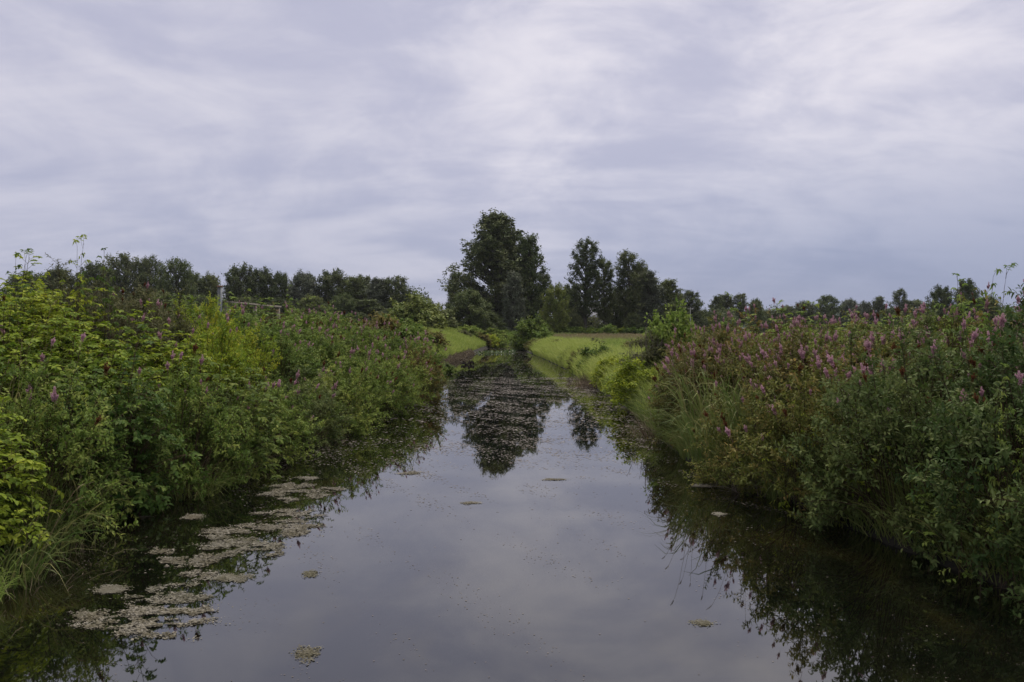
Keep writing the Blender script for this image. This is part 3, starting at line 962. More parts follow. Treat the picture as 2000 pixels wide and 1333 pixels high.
# ------------------------------------------------------------------ trees
def proto_tree(seed, H, prof, nl=60, nt=10, per=24, L=.34, W=.22, asc=.7, trunk_r=.28, twig=(.6, 1.3), up=.3, rmin=.2, lobe=.12):
    rng = np.random.default_rng(seed)
    hp, rp = zip(*prof)
    tr, cr = Acc(), Acc()
    lean = rng.normal(0, .015 * H, 2)
    tubes(tr, (np.zeros((1, 3)), np.array([[lean[0] * .2, lean[1] * .2, H * .5]]), np.array([[lean[0], lean[1], H * .95]])), trunk_r, trunk_r * .15, 10, 8)
    lo = min(hp)
    hf = lo + (1 - lo) * (np.arange(nl) + rng.random(nl)) / nl
    az = np.arange(nl) * 2.399 + rng.random(nl) * 1.2
    lob = 1 + lobe * np.sin(2 * az + seed) + lobe * np.sin(3 * az + hf * 9 + seed)
    rl = np.interp(hf, hp, rp)
    r = rl * np.sqrt(rng.uniform(rmin, 1.0, nl)) * lob
    ze = hf * H + rng.normal(0, .012 * H, nl)
    zs = np.maximum(ze - r * asc - .03 * H, .10 * H + .1 * ze)
    cx, cy = lean[0] * hf ** 2, lean[1] * hf ** 2
    B0 = np.stack([cx * .8, cy * .8, np.minimum(zs, ze - .1)], 1)
    B2 = np.stack([cx + r * np.cos(az), cy + r * np.sin(az), ze], 1)
    B1 = B0 + (B2 - B0) * .55
    B1[:, 2] = B0[:, 2] + (B2[:, 2] - B0[:, 2]) * .38
    tubes(tr, (B0, B1, B2), .09 * trunk_r / .28, .02, 5, 4)
    n = nl
    t = rng.uniform(.3, 1.0, (n, nt)) ** .7
    P, T = bez((B0, B1, B2), t)
    D = nrm(T * .5 + nrm(rng.normal(0, 1, P.shape)) * .85 + np.array([0, 0, up]))
    ln = rng.uniform(twig[0], twig[1], (n, nt, 1))
    b0, b2 = P.reshape(-1, 3), (P + D * ln).reshape(-1, 3)
    b1 = (b0 + b2) / 2 + rng.normal(0, .08, b0.shape)
    tint = np.clip(rng.normal(.5, .14, (n, 1, 1)) + rng.normal(0, .12, (n, nt, 1)) + rng.normal(0, .12, (n, nt, per)), 0, 1).reshape(n * nt, per)
    foliage(cr, rng, (b0, b1, b2), per, .05, 1.0, L, W, ang=1.0, droop=.15, jit=.6, tint=tint, simple=True, scatter=.14)
    return dict(trunk=tr.mesh('trunk', M['bark'], True), crown=cr.mesh('crown', M['crown_dark']), H=H, R=max(rp))


TP = {
    'big': [proto_tree(101, 20, [(.08, 4.2), (.22, 5.2), (.42, 5.6), (.58, 5.0), (.70, 4.2), (.80, 2.9), (.90, 2.3), (.97, 1.6), (1, .9)], 190, 12, 26, .36, .24, .9, .5, twig=(.8, 1.7))],
    'cotton': [proto_tree(111, 18, [(.24, .8), (.36, 2.2), (.50, 2.9), (.72, 2.7), (.88, 2.2), (.96, 1.6), (1, 1.0)], 74, 10, 24, .30, .2, 1.0, .3, up=.55),
               proto_tree(112, 18, [(.26, .9), (.40, 2.4), (.60, 2.9), (.78, 2.8), (.92, 2.2), (.97, 1.6), (1, 1.0)], 70, 10, 24, .30, .2, 1.0, .3, up=.55)],
    'poplar': [proto_tree(121, 14, [(.05, 2.0), (.25, 2.6), (.5, 2.6), (.75, 2.2), (.92, 1.5), (1, .8)], 95, 10, 24, .32, .2, .9, .25, up=.45),
               proto_tree(122, 14, [(.05, 2.2), (.25, 2.7), (.45, 2.9), (.7, 2.4), (.9, 1.6), (1, .8)], 95, 10, 24, .32, .2, .9, .25, up=.45)],
    'round': [proto_tree(131, 11, [(.06, 2.6), (.3, 3.6), (.55, 3.8), (.78, 3.2), (.93, 2.1), (1, 1.0)], 120, 10, 24, .30, .2, .6, .25),
              proto_tree(132, 11, [(.08, 2.4), (.32, 3.4), (.58, 3.8), (.80, 3.4), (.94, 2.3), (1, 1.1)], 115, 10, 24, .30, .2, .6, .25),
              proto_tree(133, 11, [(.06, 2.8), (.25, 3.3), (.50, 3.4), (.72, 3.8), (.9, 2.8), (1, 1.3)], 110, 10, 24, .30, .2, .6, .25, lobe=.2)],
    'airy': [proto_tree(141, 12, [(.15, 1.8), (.40, 3.0), (.62, 3.8), (.80, 3.7), (.93, 2.7), (1, 1.4)], 115, 10, 22, .30, .2, .9, .28, up=.4, rmin=.35, lobe=.2),
             proto_tree(142, 12, [(.12, 2.2), (.35, 3.2), (.60, 3.6), (.78, 3.8), (.92, 3.0), (1, 1.6)], 115, 10, 22, .30, .2, .9, .28, up=.4, rmin=.35, lobe=.22)],
    'willow': [proto_tree(151, 8, [(.04, 3.0), (.2, 3.5), (.42, 3.6), (.65, 3.0), (.86, 1.9), (1, .8)], 110, 10, 26, .25, .15, .6, .2, up=.1, twig=(.5, 1.0)),
               proto_tree(152, 8, [(.04, 2.8), (.2, 3.3), (.45, 3.6), (.68, 3.2), (.88, 2.2), (1, .9)], 110, 10, 26, .25, .15, .6, .2, up=.1, twig=(.5, 1.0))],
}
tree_n = {}


def tree(form, u, v, wpx, d, mt, label, group):
    i = tree_n.get(form, 0)
    tree_n[form] = i + 1
    pr = TP[form][i % len(TP[form])]
    x = at(u, d)
    z0 = float(gz(x, d)) - .1
    h = top(v, d) - z0
    s = (wpx * 1.06 * d / F / 2) / pr['R']
    e = bpy.data.objects.new({'big': 'cottonwood_tree', 'cotton': 'cottonwood_tree', 'poplar': 'poplar_tree', 'round': 'broadleaf_tree', 'airy': 'broadleaf_tree', 'willow': 'willow_tree'}[form], None)
    C.objects.link(e)
    e.location = (x, d, z0)
    e.rotation_euler = (0, 0, i * 1.9 + .4)
    e.scale = (s, s, h / (pr['H'] * 1.05))
    tag(e, label, 'tree', group)
    link('trunk', pr['trunk'], e)
    link('crown', pr['crown'], e, mat=M[mt])
    return e


CG = 'trees of the central stand'
LG = 'trees of the row behind the left bank'
RG = 'far trees behind the right bank'
T = [
    ('big', 970, 416, 172, 122, 'crown_dark', 'tallest and widest tree, the broad dark cottonwood at the channel end', CG),
    ('poplar', 1033, 458, 62, 119, 'crown_mid', 'tall narrow tree joined to the right of the tallest cottonwood', CG),
    ('poplar', 886, 533, 36, 128, 'crown_dark', 'small dark tree peeking out left of the tallest cottonwood', CG),
    ('willow', 918, 568, 108, 104, 'crown_mid', 'rounded green willow in front of the tallest cottonwood, left', CG),
    ('poplar', 1003, 530, 46, 111, 'crown_silver', 'silvery-leaved tree in front of the tallest cottonwood, right', CG),
    ('willow', 955, 610, 60, 108, 'crown_mid', 'low dark green willow between the round willow and the silvery tree', CG),
    ('round', 1012, 500, 70, 121, 'crown_dark', 'tall dark tree filling in between the tallest cottonwood and the narrow one', CG),
    ('cotton', 1062, 530, 40, 124, 'crown_dark', 'thin open tree right of the narrow tall one', CG),
    ('round', 1085, 556, 52, 112, 'crown_yellow', 'lighter green tree with low sprays before the dark central wood', CG),
    ('round', 1112, 556, 60, 128, 'crown_dark', 'dark round tree between the light green tree and the left spire', CG),
    ('cotton', 1143, 465, 66, 118, 'crown_dark', 'left of the two tall cottonwoods on clear trunks', CG),
    ('cotton', 1180, 500, 50, 120, 'crown_mid', 'slim cottonwood between the two tall ones', CG),
    ('cotton', 1231, 488, 68, 118, 'crown_dark', 'right of the two tall cottonwoods on clear trunks', CG),
    ('round', 1130, 598, 50, 125, 'crown_dark', 'dark low tree under the left tall cottonwood', CG),
    ('round', 1222, 588, 40, 132, 'crown_mid', 'dark low tree beside the house gap under the cottonwoods', CG),
    ('willow', 1118, 612, 52, 116, 'crown_dark', 'dark bushy tree on the left of the house', CG),
    ('willow', 1176, 634, 34, 117, 'crown_dark', 'dark low bushy tree hiding the front wall of the house', CG),
    ('willow', 1236, 612, 46, 115, 'crown_dark', 'dark bushy tree on the right of the house', CG),
    ('round', 1203, 560, 44, 126, 'crown_mid', 'dark tree closing the gap between the two tall cottonwoods', CG),
    ('round', 1252, 520, 56, 123, 'crown_dark', 'dense dark tree joined to the right tall cottonwood', CG),
    ('poplar', 1268, 530, 70, 120, 'crown_silver', 'greyish green tree right of the tall cottonwoods', CG),
    ('poplar', 1302, 546, 64, 124, 'crown_mid', 'dense tree right of the greyish one, second of the descending line', CG),
    ('round', 1318, 590, 52, 118, 'crown_mid', 'lower tree at the foot of the descending line on the right', CG),
    ('round', 1342, 568, 58, 140, 'crown_dark', 'last tree of the descending line, dark and rounded', CG),
    ('round', 1370, 608, 54, 150, 'crown_dark', 'low dark tree by the thin pale pole', CG),
    # far right
    ('poplar', 1400, 578, 39, 170, 'crown_dark', 'far tree beyond the right bank, leftmost of the group of four', RG),
    ('poplar', 1418, 574, 39, 172, 'crown_dark', 'far tree beyond the right bank, second of the group of four', RG),
    ('cotton', 1445, 571, 36, 170, 'crown_dark', 'far open tree beyond the right bank, third of the group of four', RG),
    ('round', 1476, 585, 36, 165, 'crown_mid', 'far greener tree beyond the right bank, last of the group of four', RG),
    ('round', 1390, 612, 57, 160, 'crown_mid', 'low green tree in front of the group of four', RG),
    ('round', 1535, 598, 52, 215, 'crown_dark', 'low rounded far tree left of the taller round one', RG),
    ('round', 1570, 590, 55, 210, 'crown_dark', 'dark rounded far tree touching the taller round one', RG),
    ('round', 1614, 577, 50, 205, 'crown_mid', 'tall round-headed green tree on the right skyline', RG),
    ('round', 1657, 585, 46, 205, 'crown_silver', 'pale greyish round tree right of the round-headed one', RG),
    ('round', 1690, 590, 39, 208, 'crown_silver', 'small pale tree between the greyish and dark ones', RG),
    ('poplar', 1716, 579, 34, 206, 'crown_dark', 'small dark tree with a narrow top right of the pale pair', RG),
    ('cotton', 1754, 563, 34, 200, 'crown_dark', 'solitary slender tree rising above the right skyline', RG),
    ('round', 1785, 586, 64, 200, 'crown_mid', 'low wide green tree right of the slender one', RG),
    ('round', 1738, 602, 46, 198, 'crown_mid', 'low tree left of the slender one on the right skyline', RG),
    ('round', 1838, 560, 52, 120, 'crown_dark', 'dark tree behind the yellow-green shoots on the right', RG),
    ('round', 1888, 546, 52, 118, 'crown_dark', 'darkest tree near the right edge behind the tall shoots', RG),
    ('round', 1925, 580, 69, 125, 'crown_mid', 'low tree behind the shoots near the right edge', RG),
    ('round', 1500, 606, 50, 220, 'crown_mid', 'lowest tree in the dip of the right skyline', RG),
    # left row
    ('round', 60, 532, 89, 130, 'crown_dark', 'dark tree behind the shoots near the left edge', LG),
    ('round', 120, 525, 97, 132, 'crown_dark', 'dark rounded tree left of the tallest elder shoots', LG),
    ('round', 190, 515, 89, 134, 'crown_dark', 'dark tree behind the tallest elder shoots', LG),
    ('airy', 250, 496, 84, 132, 'crown_dark', 'tallest tree of the left row, first right of the shoots', LG),
    ('airy', 293, 499, 56, 134, 'crown_dark', 'knobbly crowned tree second right of the shoots', LG),
    ('airy', 342, 504, 64, 132, 'crown_mid', 'lobed tree third right of the shoots, before the row dips', LG),
    ('round', 378, 532, 58, 138, 'crown_mid', 'greyer tree in the dip left of the steel post', LG),
    ('round', 412, 536, 56, 140, 'crown_mid', 'rounded tree right behind the steel post', LG),
    ('airy', 472, 516, 76, 138, 'crown_dark', 'tall tree right of the gap by the steel post', LG),
    ('round', 512, 526, 69, 140, 'crown_dark', 'dense tree touching the tall one right of the post', LG),
    ('round', 548, 532, 53, 142, 'crown_dark', 'narrow tree with sky holes in the middle of the left row', LG),
    ('round', 596, 533, 79, 140, 'crown_silver', 'broad greyish tree in the middle of the left row', LG),
    ('round', 650, 529, 81, 142, 'crown_dark', 'broad dark tree right of the greyish one', LG),
    ('poplar', 690, 540, 56, 140, 'crown_mid', 'upright tree left of centre in the right half of the row', LG),
    ('round', 708, 538, 58, 150, 'crown_dark', 'tree top showing behind the upright ones', LG),
    ('poplar', 738, 543, 61, 138, 'crown_silver', 'grey upright tree left of the fan-shaped one', LG),
    ('airy', 776, 540, 76, 140, 'crown_dark', 'fan-shaped tree at the right end of the left row', LG),
    ('round', 806, 574, 53, 150, 'crown_mid', 'low tree at the very right end of the left row', LG),
    ('poplar', 718, 585, 66, 128, 'crown_mid', 'lower tree before the upright pair of the left row', LG),
    ('willow', 672, 575, 71, 126, 'crown_mid', 'low rounded tree in front of the broad dark one', LG),
    ('willow', 610, 578, 76, 126, 'crown_mid', 'low rounded tree in front of the greyish one', LG),
    ('willow', 545, 585, 74, 126, 'crown_dark', 'low dark tree in front of the narrow holed one', LG),
    ('willow', 480, 580, 81, 126, 'crown_dark', 'low dark tree behind the timber rail', LG),
    ('willow', 395, 578, 89, 126, 'crown_dark', 'low dark tree left of the steel post', LG),
    ('willow', 320, 570, 89, 126, 'crown_mid', 'low tree in front of the lobed one', LG),
    ('willow', 755, 605, 58, 124, 'crown_dark', 'low dark tree under the fan-shaped one', LG),
    ('willow', 700, 610, 56, 124, 'crown_dark', 'low dark bushy tree right of the rounded pair', LG),
]
for row in T:
    tree(*row)

for nm, u0, u1, d, v, mt, lab in (('far_wood', -60, 830, 168, 566, 'crown_dark', 'dark continuous wood standing behind the row of trees on the left'),
                                  ('far_wood', 1090, 1420, 150, 606, 'crown_dark', 'dark wood filling in behind the central and right trees'),
                                  ('far_wood', 1380, 2060, 240, 602, 'crown_mid', 'low dark far wood along the horizon on the right')):
    r_ = np.random.default_rng(int(u0) + 500)
    nb = int((u1 - u0) / 7)
    cu = np.linspace(u0, u1, nb) + r_.normal(0, 4, nb)
    cx_, cy_ = at(cu, d), d + r_.normal(0, 5, nb)
    hh = (top(v, d) - .5) * r_.uniform(.75, 1.15, nb)
    rr = r_.uniform(2.4, 4.0, nb)
    m = 520
    q3 = nrm(r_.normal(0, 1, (nb, m, 3))) * (r_.random((nb, m, 1)) ** .4)
    P = np.stack([cx_[:, None] + q3[..., 0] * rr[:, None], cy_[:, None] + q3[..., 1] * rr[:, None], .8 + hh[:, None] * (.5 + .5 * q3[..., 2])], -1)
    D = nrm(r_.normal(0, 1, P.shape))
    a = Acc()
    tn = np.clip(r_.normal(.45, .15, (nb, 1)) + r_.normal(0, .15, (nb, m)), 0, 1)
    leaves(a, P, D, nrm(r_.normal(0, .6, P.shape) + np.array([0, 0, 1.])), .5, .34, tn.ravel(), simple=True)
    tag(link(nm, a.mesh(nm, M[mt])), lab, 'wood', None, 'stuff')

# ------------------------------------------------------------------ built things
def part(name, acc, mat, parent):
    return link(name, acc.mesh(name, M[mat]), parent)


def empty(name, loc, label, cat, rz=0):
    e = bpy.data.objects.new(name, None)
    C.objects.link(e)
    e.location = loc
    e.rotation_euler = (0, 0, rz)
    return tag(e, label, cat)


d = 140
e = empty('house', (16.8, d, float(gz(16.8, d)) + .9), 'low house with a grey roof and pale walls, half hidden behind the central trees', 'house')
a = Acc(); box(a, -3.8, 3.8, -2.6, 2.6, 0, 2.9); part('wall', a, 'wallm', e)
a = Acc()
a.add([(-4.2, -3.2, 2.8), (4.2, -3.2, 2.8), (4.2, 0, 4.75), (-4.2, 0, 4.75), (-4.2, 3.2, 2.8), (4.2, 3.2, 2.8),
       (-4.2, -3.2, 2.65), (4.2, -3.2, 2.65), (4.2, 3.2, 2.65), (-4.2, 3.2, 2.65)],
      [np.array([(0, 1, 2, 3), (3, 2, 5, 4), (0, 6, 7, 1), (4, 5, 8, 9), (6, 9, 8, 7)]), np.array([(0, 3, 4), (1, 5, 2), (0, 4, 9), (0, 9, 6), (1, 7, 8), (1, 8, 5)])])
rf = part('roof', a, 'roofm', e)
a = Acc(); box(a, -1.1, -.5, .2, .8, 4.2, 5.3); part('chimney', a, 'wallm', rf)
for wx in (-2.4, 2.2):
    a = Acc()
    for x0, x1, z0, z1 in ((-.6, .6, .9, 1.0), (-.6, .6, 2.0, 2.1), (-.6, -.5, 1.0, 2.0), (.5, .6, 1.0, 2.0)):
        box(a, wx + x0, wx + x1, -2.66, -2.603, z0, z1)
    wn = part('window', a, 'trim', e)
    a = Acc(); box(a, wx - .5, wx + .5, -2.64, -2.604, 1.0, 2.0); part('pane', a, 'glass', wn)
a = Acc(); box(a, -.5, .5, -2.65, -2.603, .05, 2.1); part('door', a, 'trim', e)

e = empty('utility_pole', (at(1348, 128), 128, 1.0), 'thin pale utility pole in front of the trees on the right', 'pole')
a = Acc(); tubes(a, (np.array([[0, 0, 0.]]), np.array([[0, 0, 2.5]]), np.array([[0, 0, 5.2]])), .11, .07, 4, 8); part('pole', a, 'polem', e)
a = Acc(); box(a, -.5, .5, -.05, .05, 4.85, 4.95); ca = part('crossarm', a, 'polem', e)
a = Acc()
for x in (-.42, .42):
    tubes(a, (np.array([[x, 0, 4.95]]), np.array([[x, 0, 5.0]]), np.array([[x, 0, 5.1]])), .03, .02, 2, 6)
part('insulators', a, 'trim', ca)
e = empty('street_lamp', (at(1359, 140), 140, 1.0), 'short lamp post with a pale globe right of the thin utility pole', 'lamp')
a = Acc(); tubes(a, (np.array([[0, 0, 0.]]), np.array([[0, 0, 2.]]), np.array([[0, 0, 4.2]])), .07, .05, 3, 8); part('pole', a, 'polem', e)
a = Acc(); tubes(a, (np.array([[0, 0, 4.2]]), np.array([[0, 0, 4.4]]), np.array([[0, 0, 4.65]])), .12, .24, 3, 10); part('lamp_shade', a, 'trim', e)

d = 23.0
px = at(430, d)
e = empty('steel_post', (px, d, 2.05), 'grey steel post with a perforated panel and rusty cap above the left bank', 'post')
a = Acc(); box(a, .02, .07, -.04, .04, 0, 1.9); box(a, -.07, .02, .02, .04, 0, 1.9); part('upright', a, 'steel', e)
a = Acc()
for i in range(4):
    x = -.07 + i * .028
    box(a, x, x + .006, -.03, -.022, .9, 1.82)
for i in range(24):
    z = .9 + i * .04
    box(a, -.068, .018, -.021, -.014, z, z + .007)
part('perforated_panel', a, 'steel', e)
a = Acc(); box(a, -.075, .075, -.045, .045, 1.903, 1.95); part('cap', a, 'rust', e)

e = empty('guard_rail', (-9.0, 22.4, 2.1), 'weathered pale timber rail running along the crest of the left bank', 'railing')
a = Acc(); box(a, -.06, .06, 0.7, 6.3, 1.36, 1.43); part('top_rail', a, 'wood', e)
for y in (.9, 3.5, 6.1):
    a = Acc(); box(a, -.05, .05, y - .05, y + .05, -.2, 1.358); part('post', a, 'wood', e)

# ------------------------------------------------------------------ grasses as ground cover
def blades(rng, x, y, h, w, lean, seg=2):
    n = len(x)
    z = gz(x, y) - .03
    az = rng.random(n) * 6.283
    o = h * lean * rng.uniform(.1, 1, n)
    dv = np.stack([np.cos(az), np.sin(az), np.zeros(n)], 1)
    B0 = np.stack([x, y, z], 1)
    B1 = B0 + dv * (o * .3)[:, None] + np.array([0, 0, 1.]) * (h * .8)[:, None]
    B2 = B0 + dv * o[:, None] + np.array([0, 0, 1.]) * (h * rng.uniform(.7, 1.05, n))[:, None]
    return (B0, B1, B2)


rng = np.random.default_rng(5)


def patchy(x, y, s=1.0):
    return (np.sin(x * .7 * s + 1.3 * np.sin(y * .23 * s)) * np.sin(y * .5 * s + np.sin(x * .4 * s)) + .5 * np.sin(x * 1.9 * s + y * 1.3 * s)) * .5


def field(name, lab, n, xf, yr, hr, mat, wk=1.0, lean=.6, smin=.1, seg=2, sel=None, tb=.5):
    y = rng.uniform(0, 1, n) ** .8 * (yr[1] - yr[0]) + yr[0]
    x0, x1 = xf(y)
    x = x0 + (x1 - x0) * rng.random(n)
    s = shore(x, y)
    k = s > smin
    if sel is not None:
        k &= sel(x, y, s, rng)
    x, y, s = x[k], y[k], s[k]
    pt = patchy(x, y)
    h = rng.uniform(hr[0], hr[1], len(x)) * (1 + .35 * pt)
    w_ = wk * np.maximum(.012, y * .00075) * rng.uniform(.6, 1.3, len(x))
    a = Acc()
    strips(a, blades(rng, x, y, h, w_, lean), w_, seg, np.clip(tb + .2 * pt + rng.normal(0, .17, len(x)), 0, 1), rng)
    return tag(link(name, a.mesh(name, M[mat])), lab, 'grass', None, 'stuff')


field('meadow_grass', 'green meadow grass on the flat field right of the channel', 170000, lambda y: (xr(y), xr(y) + 3 + y * .42), (21, 112), (.32, .68), 'grass')
field('seeding_grass', 'tan band of seeding grass at the back of the meadow', 90000, lambda y: (xr(np.minimum(y, 97)) + 4 + 0 * y, 5 + y * .42), (66, 113), (.55, .9), 'tan', smin=1.0,
      sel=lambda x, y, s, r: r.random(len(x)) < np.clip((y - 70) / 25, 0, 1))
field('bank_grass', 'bright green grass on the far left bank slope', 95000, lambda y: (xl(y) - 9, xl(y) + 0 * y), (32, 101), (.35, .75), 'grass', smin=.25)
field('end_grass', 'green grass closing the far end of the channel', 14000, lambda y: (-8 + 0 * y, 9 + 0 * y), (100.5, 118), (.5, 1.0), 'grass', smin=.1)
field('slope_grass', 'grass growing between the shrubs of both banks', 26000, lambda y: (xl(y) - 10, xl(y) + 0 * y), (5, 36), (.35, .8), 'grass_dull', smin=.15)
field('slope_grass', 'grass growing between the shrubs of the right bank', 22000, lambda y: (xr(y), xr(y) + 10), (5, 26), (.35, .8), 'grass_dull', smin=.15)
o = [x for x in C.objects if x.name == 'slope_grass'][0]
o['label'] = 'grass growing between the shrubs of the left bank'
field('right_edge_grass', 'long bright grass on the right bank slope between shrubs and meadow', 42000, lambda y: (xr(y), xr(y) + 2.4), (19, 75), (.5, 1.05), 'grass', smin=.03, lean=.95, tb=.6)

field('edge_grass', 'rough grass drooping over the mud at the right water edge', 15000, lambda y: (xr(y), xr(y) + .55), (5.5, 24), (.25, .62), 'grass_dull', smin=.01, lean=1.5, seg=3, tb=.35)
field('edge_grass', 'rough grass drooping over the mud at the left water edge', 15000, lambda y: (xl(y) - .55, xl(y) + 0 * y), (5.5, 33), (.25, .6), 'grass_dull', smin=.01, lean=1.5, seg=3, tb=.35)

# dry straw fringe along the water line
n = 16000
y = np.concatenate([rng.uniform(5, 34, 4200), rng.uniform(34, 75, 6500), rng.uniform(5, 60, 5300)])
sd_ = np.concatenate([-np.ones(10700), np.ones(5300)])
s = rng.uniform(-.02, .36, n)
kk = ((sd_ < 0) | (y < 24) | ((sd_ > 0) & (y > 31) & (y < 37))) & ((y > 32) | (patchy(y * 2.0, sd_ * 3.0, .8) > .12))
y, sd_, s = y[kk], sd_[kk], s[kk]
n = len(y)
x = np.where(sd_ < 0, xl(y) - s, xr(y) + s)
z = gz(x, y)
B0 = np.stack([x, y, z + .05], 1)
ln = rng.uniform(.25, .6, n)
out = np.stack([-sd_ * rng.uniform(.2, .9, n) * ln * .7, rng.normal(0, .35, n) * ln, 0 * z], 1)
B1 = B0 + out * .5 + np.array([0, 0, 1.]) * (ln * rng.uniform(.1, .7, n))[:, None]
B2 = B0 + out
B2[:, 2] = np.maximum(.01, B0[:, 2] - ln * rng.uniform(-.4, .7, n))
w_ = np.maximum(.006, y * .0006)
a = Acc(); strips(a, (B0, B1, B2), w_, 3, np.clip(rng.normal(.45, .22, n), 0, 1), rng)
tag(link('dry_grass_fringe', a.mesh('dry_grass_fringe', M['straw'])), 'brown dry grass fringe along the water edges of both banks', 'dry grass', None, 'stuff')

# leafy undergrowth that closes the gaps between shrubs
for side, nm in ((-1, 'left'), (1, 'right')):
    n = 42000
    y = rng.uniform(5, 34 if side < 0 else 26, n)
    s = rng.uniform(.2, 9, n)
    x = np.where(side < 0, xl(y) - s, xr(y) + s)
    z = gz(x, y) + rng.random(n) ** 1.5 * .55 * np.clip(s * 1.2, .25, 1)
    P = np.stack([x, y, z], 1)
    D = nrm(rng.normal(0, 1, (n, 3)) + np.array([0, 0, .2]))
    Nn = nrm(rng.normal(0, .4, (n, 3)) + np.array([0, 0, 1.]))
    a = Acc(); leaves(a, P, D, Nn, rng.uniform(.05, .1, n), rng.uniform(.025, .05, n), np.clip(rng.normal(.4, .2, n), 0, 1), simple=True)
    tag(link('undergrowth', a.mesh('undergrowth', M['bramble_dark'])), f'low leafy undergrowth beneath the shrubs of the {nm} bank', 'undergrowth', None, 'stuff')

# ------------------------------------------------------------------ floating plants
def flakes(acc, rng, x, y, r, z, tint, tilt=.12, el=1.0):
    n = len(x)
    k = 5
    a_ = np.arange(k)[None] * 2 * PI / k + rng.random((n, 1)) * 6.28
    rr = r[:, None] * rng.uniform(.45, 1.3, (n, k))
    dx, dy = rr * np.cos(a_) * el, rr * np.sin(a_)
    tx, ty = rng.normal(0, tilt, (n, 1)), rng.normal(0, tilt, (n, 1))
    V = np.stack([x[:, None] + dx, y[:, None] + dy, np.maximum(z[:, None] + dx * tx + dy * ty, .002)], -1)
    idx = np.arange(n * k).reshape(n, k)
    acc.add(V, [idx], np.repeat(tint[:, None], k, 1).ravel())


def vnoise(x, y, seed=0):
    g = np.random.default_rng(seed).random((64, 64))
    xi, yi = np.floor(x).astype(int), np.floor(y).astype(int)
    fx_, fy_ = x - xi, y - yi
    fx_, fy_ = fx_ * fx_ * (3 - 2 * fx_), fy_ * fy_ * (3 - 2 * fy_)
    G_ = lambda a_, b_: g[a_ % 64, b_ % 64]
    return (G_(xi, yi) * (1 - fx_) + G_(xi + 1, yi) * fx_) * (1 - fy_) + (G_(xi, yi + 1) * (1 - fx_) + G_(xi + 1, yi + 1) * fx_) * fy_


def fract(x, y, f0, seed=0, oct=3):
    return sum(vnoise(x * f0 * 2 ** i, y * f0 * 2 ** i, seed + i) * .5 ** i for i in range(oct)) / sum(.5 ** i for i in range(oct))


AM = [  # u0,u1,v0,v1 in the photo, blobs, density, tint, label
    (165, 400, 1178, 1250, 26, 1.0, .55, 'largest floating algae mat, nearest the camera at lower left'),
    (262, 400, 1142, 1192, 14, 1.0, .55, 'middle algae mat joining the largest one to the long upper lobe'),
    (302, 415, 1078, 1142, 16, 1.0, .52, 'rounded algae mat just beyond the largest one on the left'),
    (402, 545, 1050, 1090, 18, 1.1, .62, 'pale oval algae mat right of the rounded one'),
    (400, 600, 1016, 1050, 20, .8, .58, 'long ragged algae mat beyond the pale oval one'),
    (530, 665, 946, 980, 16, .9, .62, 'algae mat farthest up the left side by the reflected bushes'),
    (500, 632, 993, 1016, 12, .7, .6, 'thin streaky algae mat between the ragged one and the farthest'),
    (172, 252, 1144, 1166, 8, .9, .58, 'small algae mat left of the large ones'),
    (138, 185, 1200, 1212, 5, .9, .3, 'small yellowish algae patch at the left of the largest mat'),
    (412, 496, 1120, 1144, 9, .9, .5, 'pinkish-brown algae mat right of the rounded one'),
    (345, 402, 1003, 1022, 6, .6, .45, 'narrow brownish algae streak near the left straw tussock'),
    (588, 620, 1114, 1132, 6, .7, .25, 'sparse greenish algae patch in open water left of centre'),
    (565, 628, 1262, 1298, 8, .5, .4, 'small tan algae patch in the lower open water'),
    (1345, 1400, 1214, 1230, 6, .7, .5, 'small tan algae patch in open water at lower right'),
    (775, 830, 920, 930, 5, .7, .45, 'flat tan algae streak in mid water left of the tree reflection'),
    (1055, 1110, 934, 942, 5, .6, .4, 'flat tan algae streak below the tree reflection'),
    (1345, 1400, 944, 956, 5, .6, .8, 'pale algae streaks by the right bank reflection'),
    (1388, 1420, 1000, 1012, 4, .9, .9, 'small whitish algae patch on the dark water at right'),
    (575, 620, 930, 940, 5, .6, .6, 'small algae patch beyond the farthest left mat'),
    (900, 940, 981, 989, 5, .8, .4, 'thin algae streak in mid water under the tall reflection'),
    (250, 300, 1003, 1016, 4, .6, .15, 'olive yellow algae patch under the left straw'),
]
